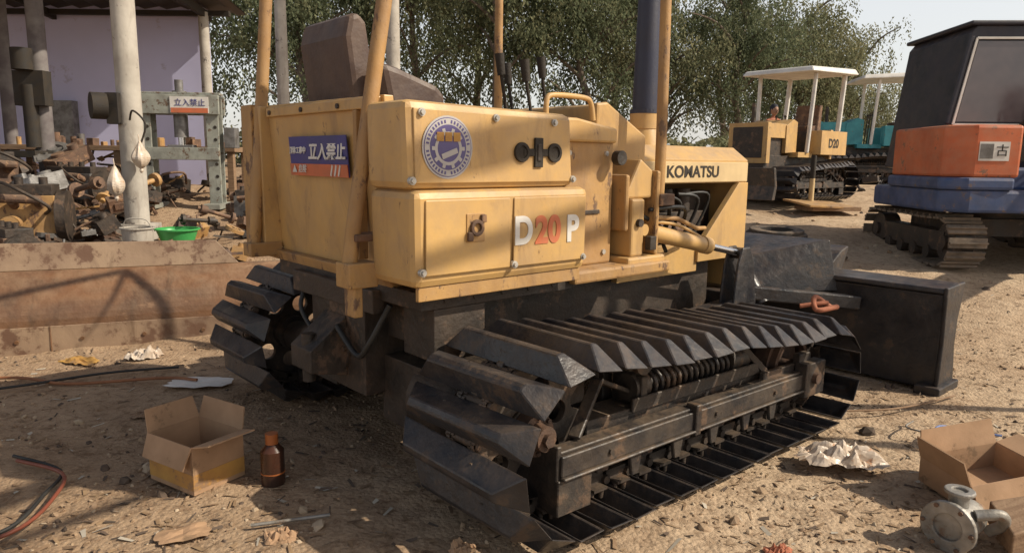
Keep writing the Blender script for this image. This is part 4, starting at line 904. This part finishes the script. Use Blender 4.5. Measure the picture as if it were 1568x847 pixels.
# ------------------------------------------------------------------ trees
def tree_mesh(seed,H,W,leaf,lm,clumps=150,low=.25):
    rs=random.Random(seed); b=B()
    tr=[(0,0,-.3),(rs.uniform(-.2,.2),rs.uniform(-.2,.2),H*.2),(rs.uniform(-.4,.4),rs.uniform(-.4,.4),H*.45),(rs.uniform(-.6,.6),rs.uniform(-.5,.5),H*.8)]
    b.tube(tr,.2,0,9,rf=lambda t:1-.8*t)
    tp=catmull(tr,6); ends=[]
    for i in range(12):
        s_=tp[rs.randint(4,len(tp)-1)]; a=rs.random()*6.28; l=rs.uniform(.5,.95)*W
        e=s_+Vector((math.cos(a)*l,math.sin(a)*l,rs.uniform(.4,2.0))); mdp=s_.lerp(e,.5)+Vector((0,0,.35)); b.tube([s_,mdp,e],.075,0,6,n=4,rf=lambda t:1-.8*t); ends+= [e,mdp]
    V=[];F=[]
    cl=[(e,rs.uniform(.5,.9)) for e in ends]
    while len(cl)<clumps:
        u=Vector((rs.gauss(0,1),rs.gauss(0,1),rs.gauss(0,1))).normalized()*(rs.random()**.45)
        z=H*(.5+low/2)+u.z*H*(.5-low/2)
        wz=W*(1-.35*max(0,u.z)); p=Vector((u.x*wz,u.y*wz,z))
        if noise.noise(p*.5+Vector((seed*7,0,0)))<-.10: continue
        cl.append((p,rs.uniform(.35,.8)))
    for p,rc in cl:
        for s_ in range(16):
            st=p+Vector((rs.gauss(0,.5)*rc,rs.gauss(0,.5)*rc,rs.uniform(-.1,.6)*rc)); dx=rs.uniform(-.05,.05);dy=rs.uniform(-.05,.05)
            for k in range(rs.randint(4,10)):
                c_=st+Vector((dx*k+rs.gauss(0,.05),dy*k+rs.gauss(0,.05),-.11*k+rs.gauss(0,.03)))
                a=rs.random()*6.28; d=Vector((math.cos(a)*.5,math.sin(a)*.5,-rs.uniform(.3,1))).normalized()*leaf*rs.uniform(.6,1.2)
                w=d.cross(Vector((rs.gauss(0,1),rs.gauss(0,1),rs.gauss(0,1)))).normalized()*leaf*.22
                o_=len(V); V+=[c_,c_+d*.5+w,c_+d,c_+d*.5-w]; F.append((o_,o_+1,o_+2,o_+3))
    b.add(V,F,1,False)
    me_=bpy.data.meshes.new('tree'); me_.from_pydata(b.v,[],b.f); me_.materials.append(Mbark); me_.materials.append(lm)
    me_.polygons.foreach_set('material_index',b.m); me_.update(); return me_
T=[tree_mesh(1,9.5,3.2,.16,Mleafs[0],165),tree_mesh(2,8.5,3.0,.15,Mleafs[1],150),tree_mesh(3,7.5,2.8,.15,Mleafs[2],135,.15),tree_mesh(4,10.5,2.6,.16,Mleafs[0],165,.3)]
rs=random.Random(5)
def tree(x,y,k,s_=1,sz=1):
    o=bpy.data.objects.new('tree',T[k]); COL.objects.link(o); o.location=(x,y,base_h(y)-.1); o.rotation_euler=(0,0,rs.random()*6.28); o.scale=(s_,s_,s_*sz)
for x,y,k,s_ in((-10.5,25,0,1.0),(-6.5,23,1,.95),(-3.2,24.5,0,1.0),(-.4,23,3,.95),(2.4,24,1,1.0),(5.0,25.5,2,1.0),(7.6,25,1,.84),(10.2,26.5,2,.86),(12.6,27.5,2,.74),
                (-8,30,3,1.1),(-1.5,30,0,1.1),(4.0,30,3,1.0),(9,32,0,.9),(13,34,1,.84),(16.2,34,2,.55),(21.5,27,0,.88),(24.5,29,1,1.0),(27.5,30,3,1.0),(20,33,2,.7),(-14,27,1,1.1)):
    tree(x,y,k,s_)
V=[];F=[]
for i in range(9000):
    x=rs.uniform(-14,34);y=rs.uniform(21,26)+ (3 if x>14 else 0)
    hh=1.3*(.5+.5*noise.noise(Vector((x*.35,y*.3,4))))+.3
    z=base_h(y)+rs.random()**.7*hh; a=rs.random()*6.28; d=Vector((math.cos(a),math.sin(a),rs.uniform(-.3,1))).normalized()*.3*rs.uniform(.5,1.2); w=d.cross(Vector((rs.gauss(0,1),rs.gauss(0,1),rs.gauss(0,1)))).normalized()*.08
    c_=Vector((x,y,z)); o_=len(V); V+=[c_,c_+d*.5+w,c_+d,c_+d*.5-w]; F.append((o_,o_+1,o_+2,o_+3))
me_=bpy.data.meshes.new('bushes'); me_.from_pydata(V,[],F); me_.materials.append(Mleafs[2]); o=bpy.data.objects.new('bushes',me_); COL.objects.link(o)

# ------------------------------------------------------------------ light, sky, camera
ld=bpy.data.lights.new('sun','SUN'); ld.energy=5.0; ld.angle=R(.6); ld.color=(1,.90,.74)
lo=bpy.data.objects.new('sun',ld); COL.objects.link(lo); lo.rotation_euler=sv.to_track_quat('Z','Y').to_euler(); lo.location=(10,-5,12)
w=bpy.data.worlds.new('World'); scene.world=w; w.use_nodes=True; nt=w.node_tree
sk=nt.nodes.new('ShaderNodeTexSky'); sk.sky_type='NISHITA'; sk.sun_disc=False; sk.sun_elevation=el; sk.sun_rotation=az; sk.dust_density=3; sk.air_density=1.0; sk.ozone_density=.6
gco=nt.nodes.new('ShaderNodeTexCoord'); sep=nt.nodes.new('ShaderNodeSeparateXYZ'); nt.links.new(gco.outputs['Generated'],sep.inputs[0])
hr=nt.nodes.new('ShaderNodeMapRange'); hr.interpolation_type='SMOOTHSTEP'; hr.inputs[1].default_value=0.20; hr.inputs[2].default_value=0.60; hr.inputs[3].default_value=1.0; hr.inputs[4].default_value=0.15; nt.links.new(sep.outputs[2],hr.inputs[0])
hz=nt.nodes.new('ShaderNodeMix'); hz.data_type='RGBA'; hz.blend_type='ADD'
nt.links.new(hr.outputs[0],hz.inputs['Factor']); nt.links.new(sk.outputs[0],hz.inputs[6]); hz.inputs[7].default_value=(9.6,9.3,8.8,1)
bg=nt.nodes['Background']; nt.links.new(hz.outputs[2],bg.inputs[0]); bg.inputs[1].default_value=.065
cd=bpy.data.cameras.new('camera'); cd.sensor_width=36; cd.lens=36*1100/1568; cd.clip_start=.05; cd.clip_end=2000
co=bpy.data.objects.new('camera',cd); COL.objects.link(co)
co.matrix_world=Matrix.Translation((0,0,1.4))@Matrix.Rotation(R(90-9.2),4,'X')@Matrix.Rotation(R(.7),4,'Z')
scene.camera=co
scene.view_settings.view_transform='Standard'; scene.view_settings.look='None'; scene.view_settings.exposure=0
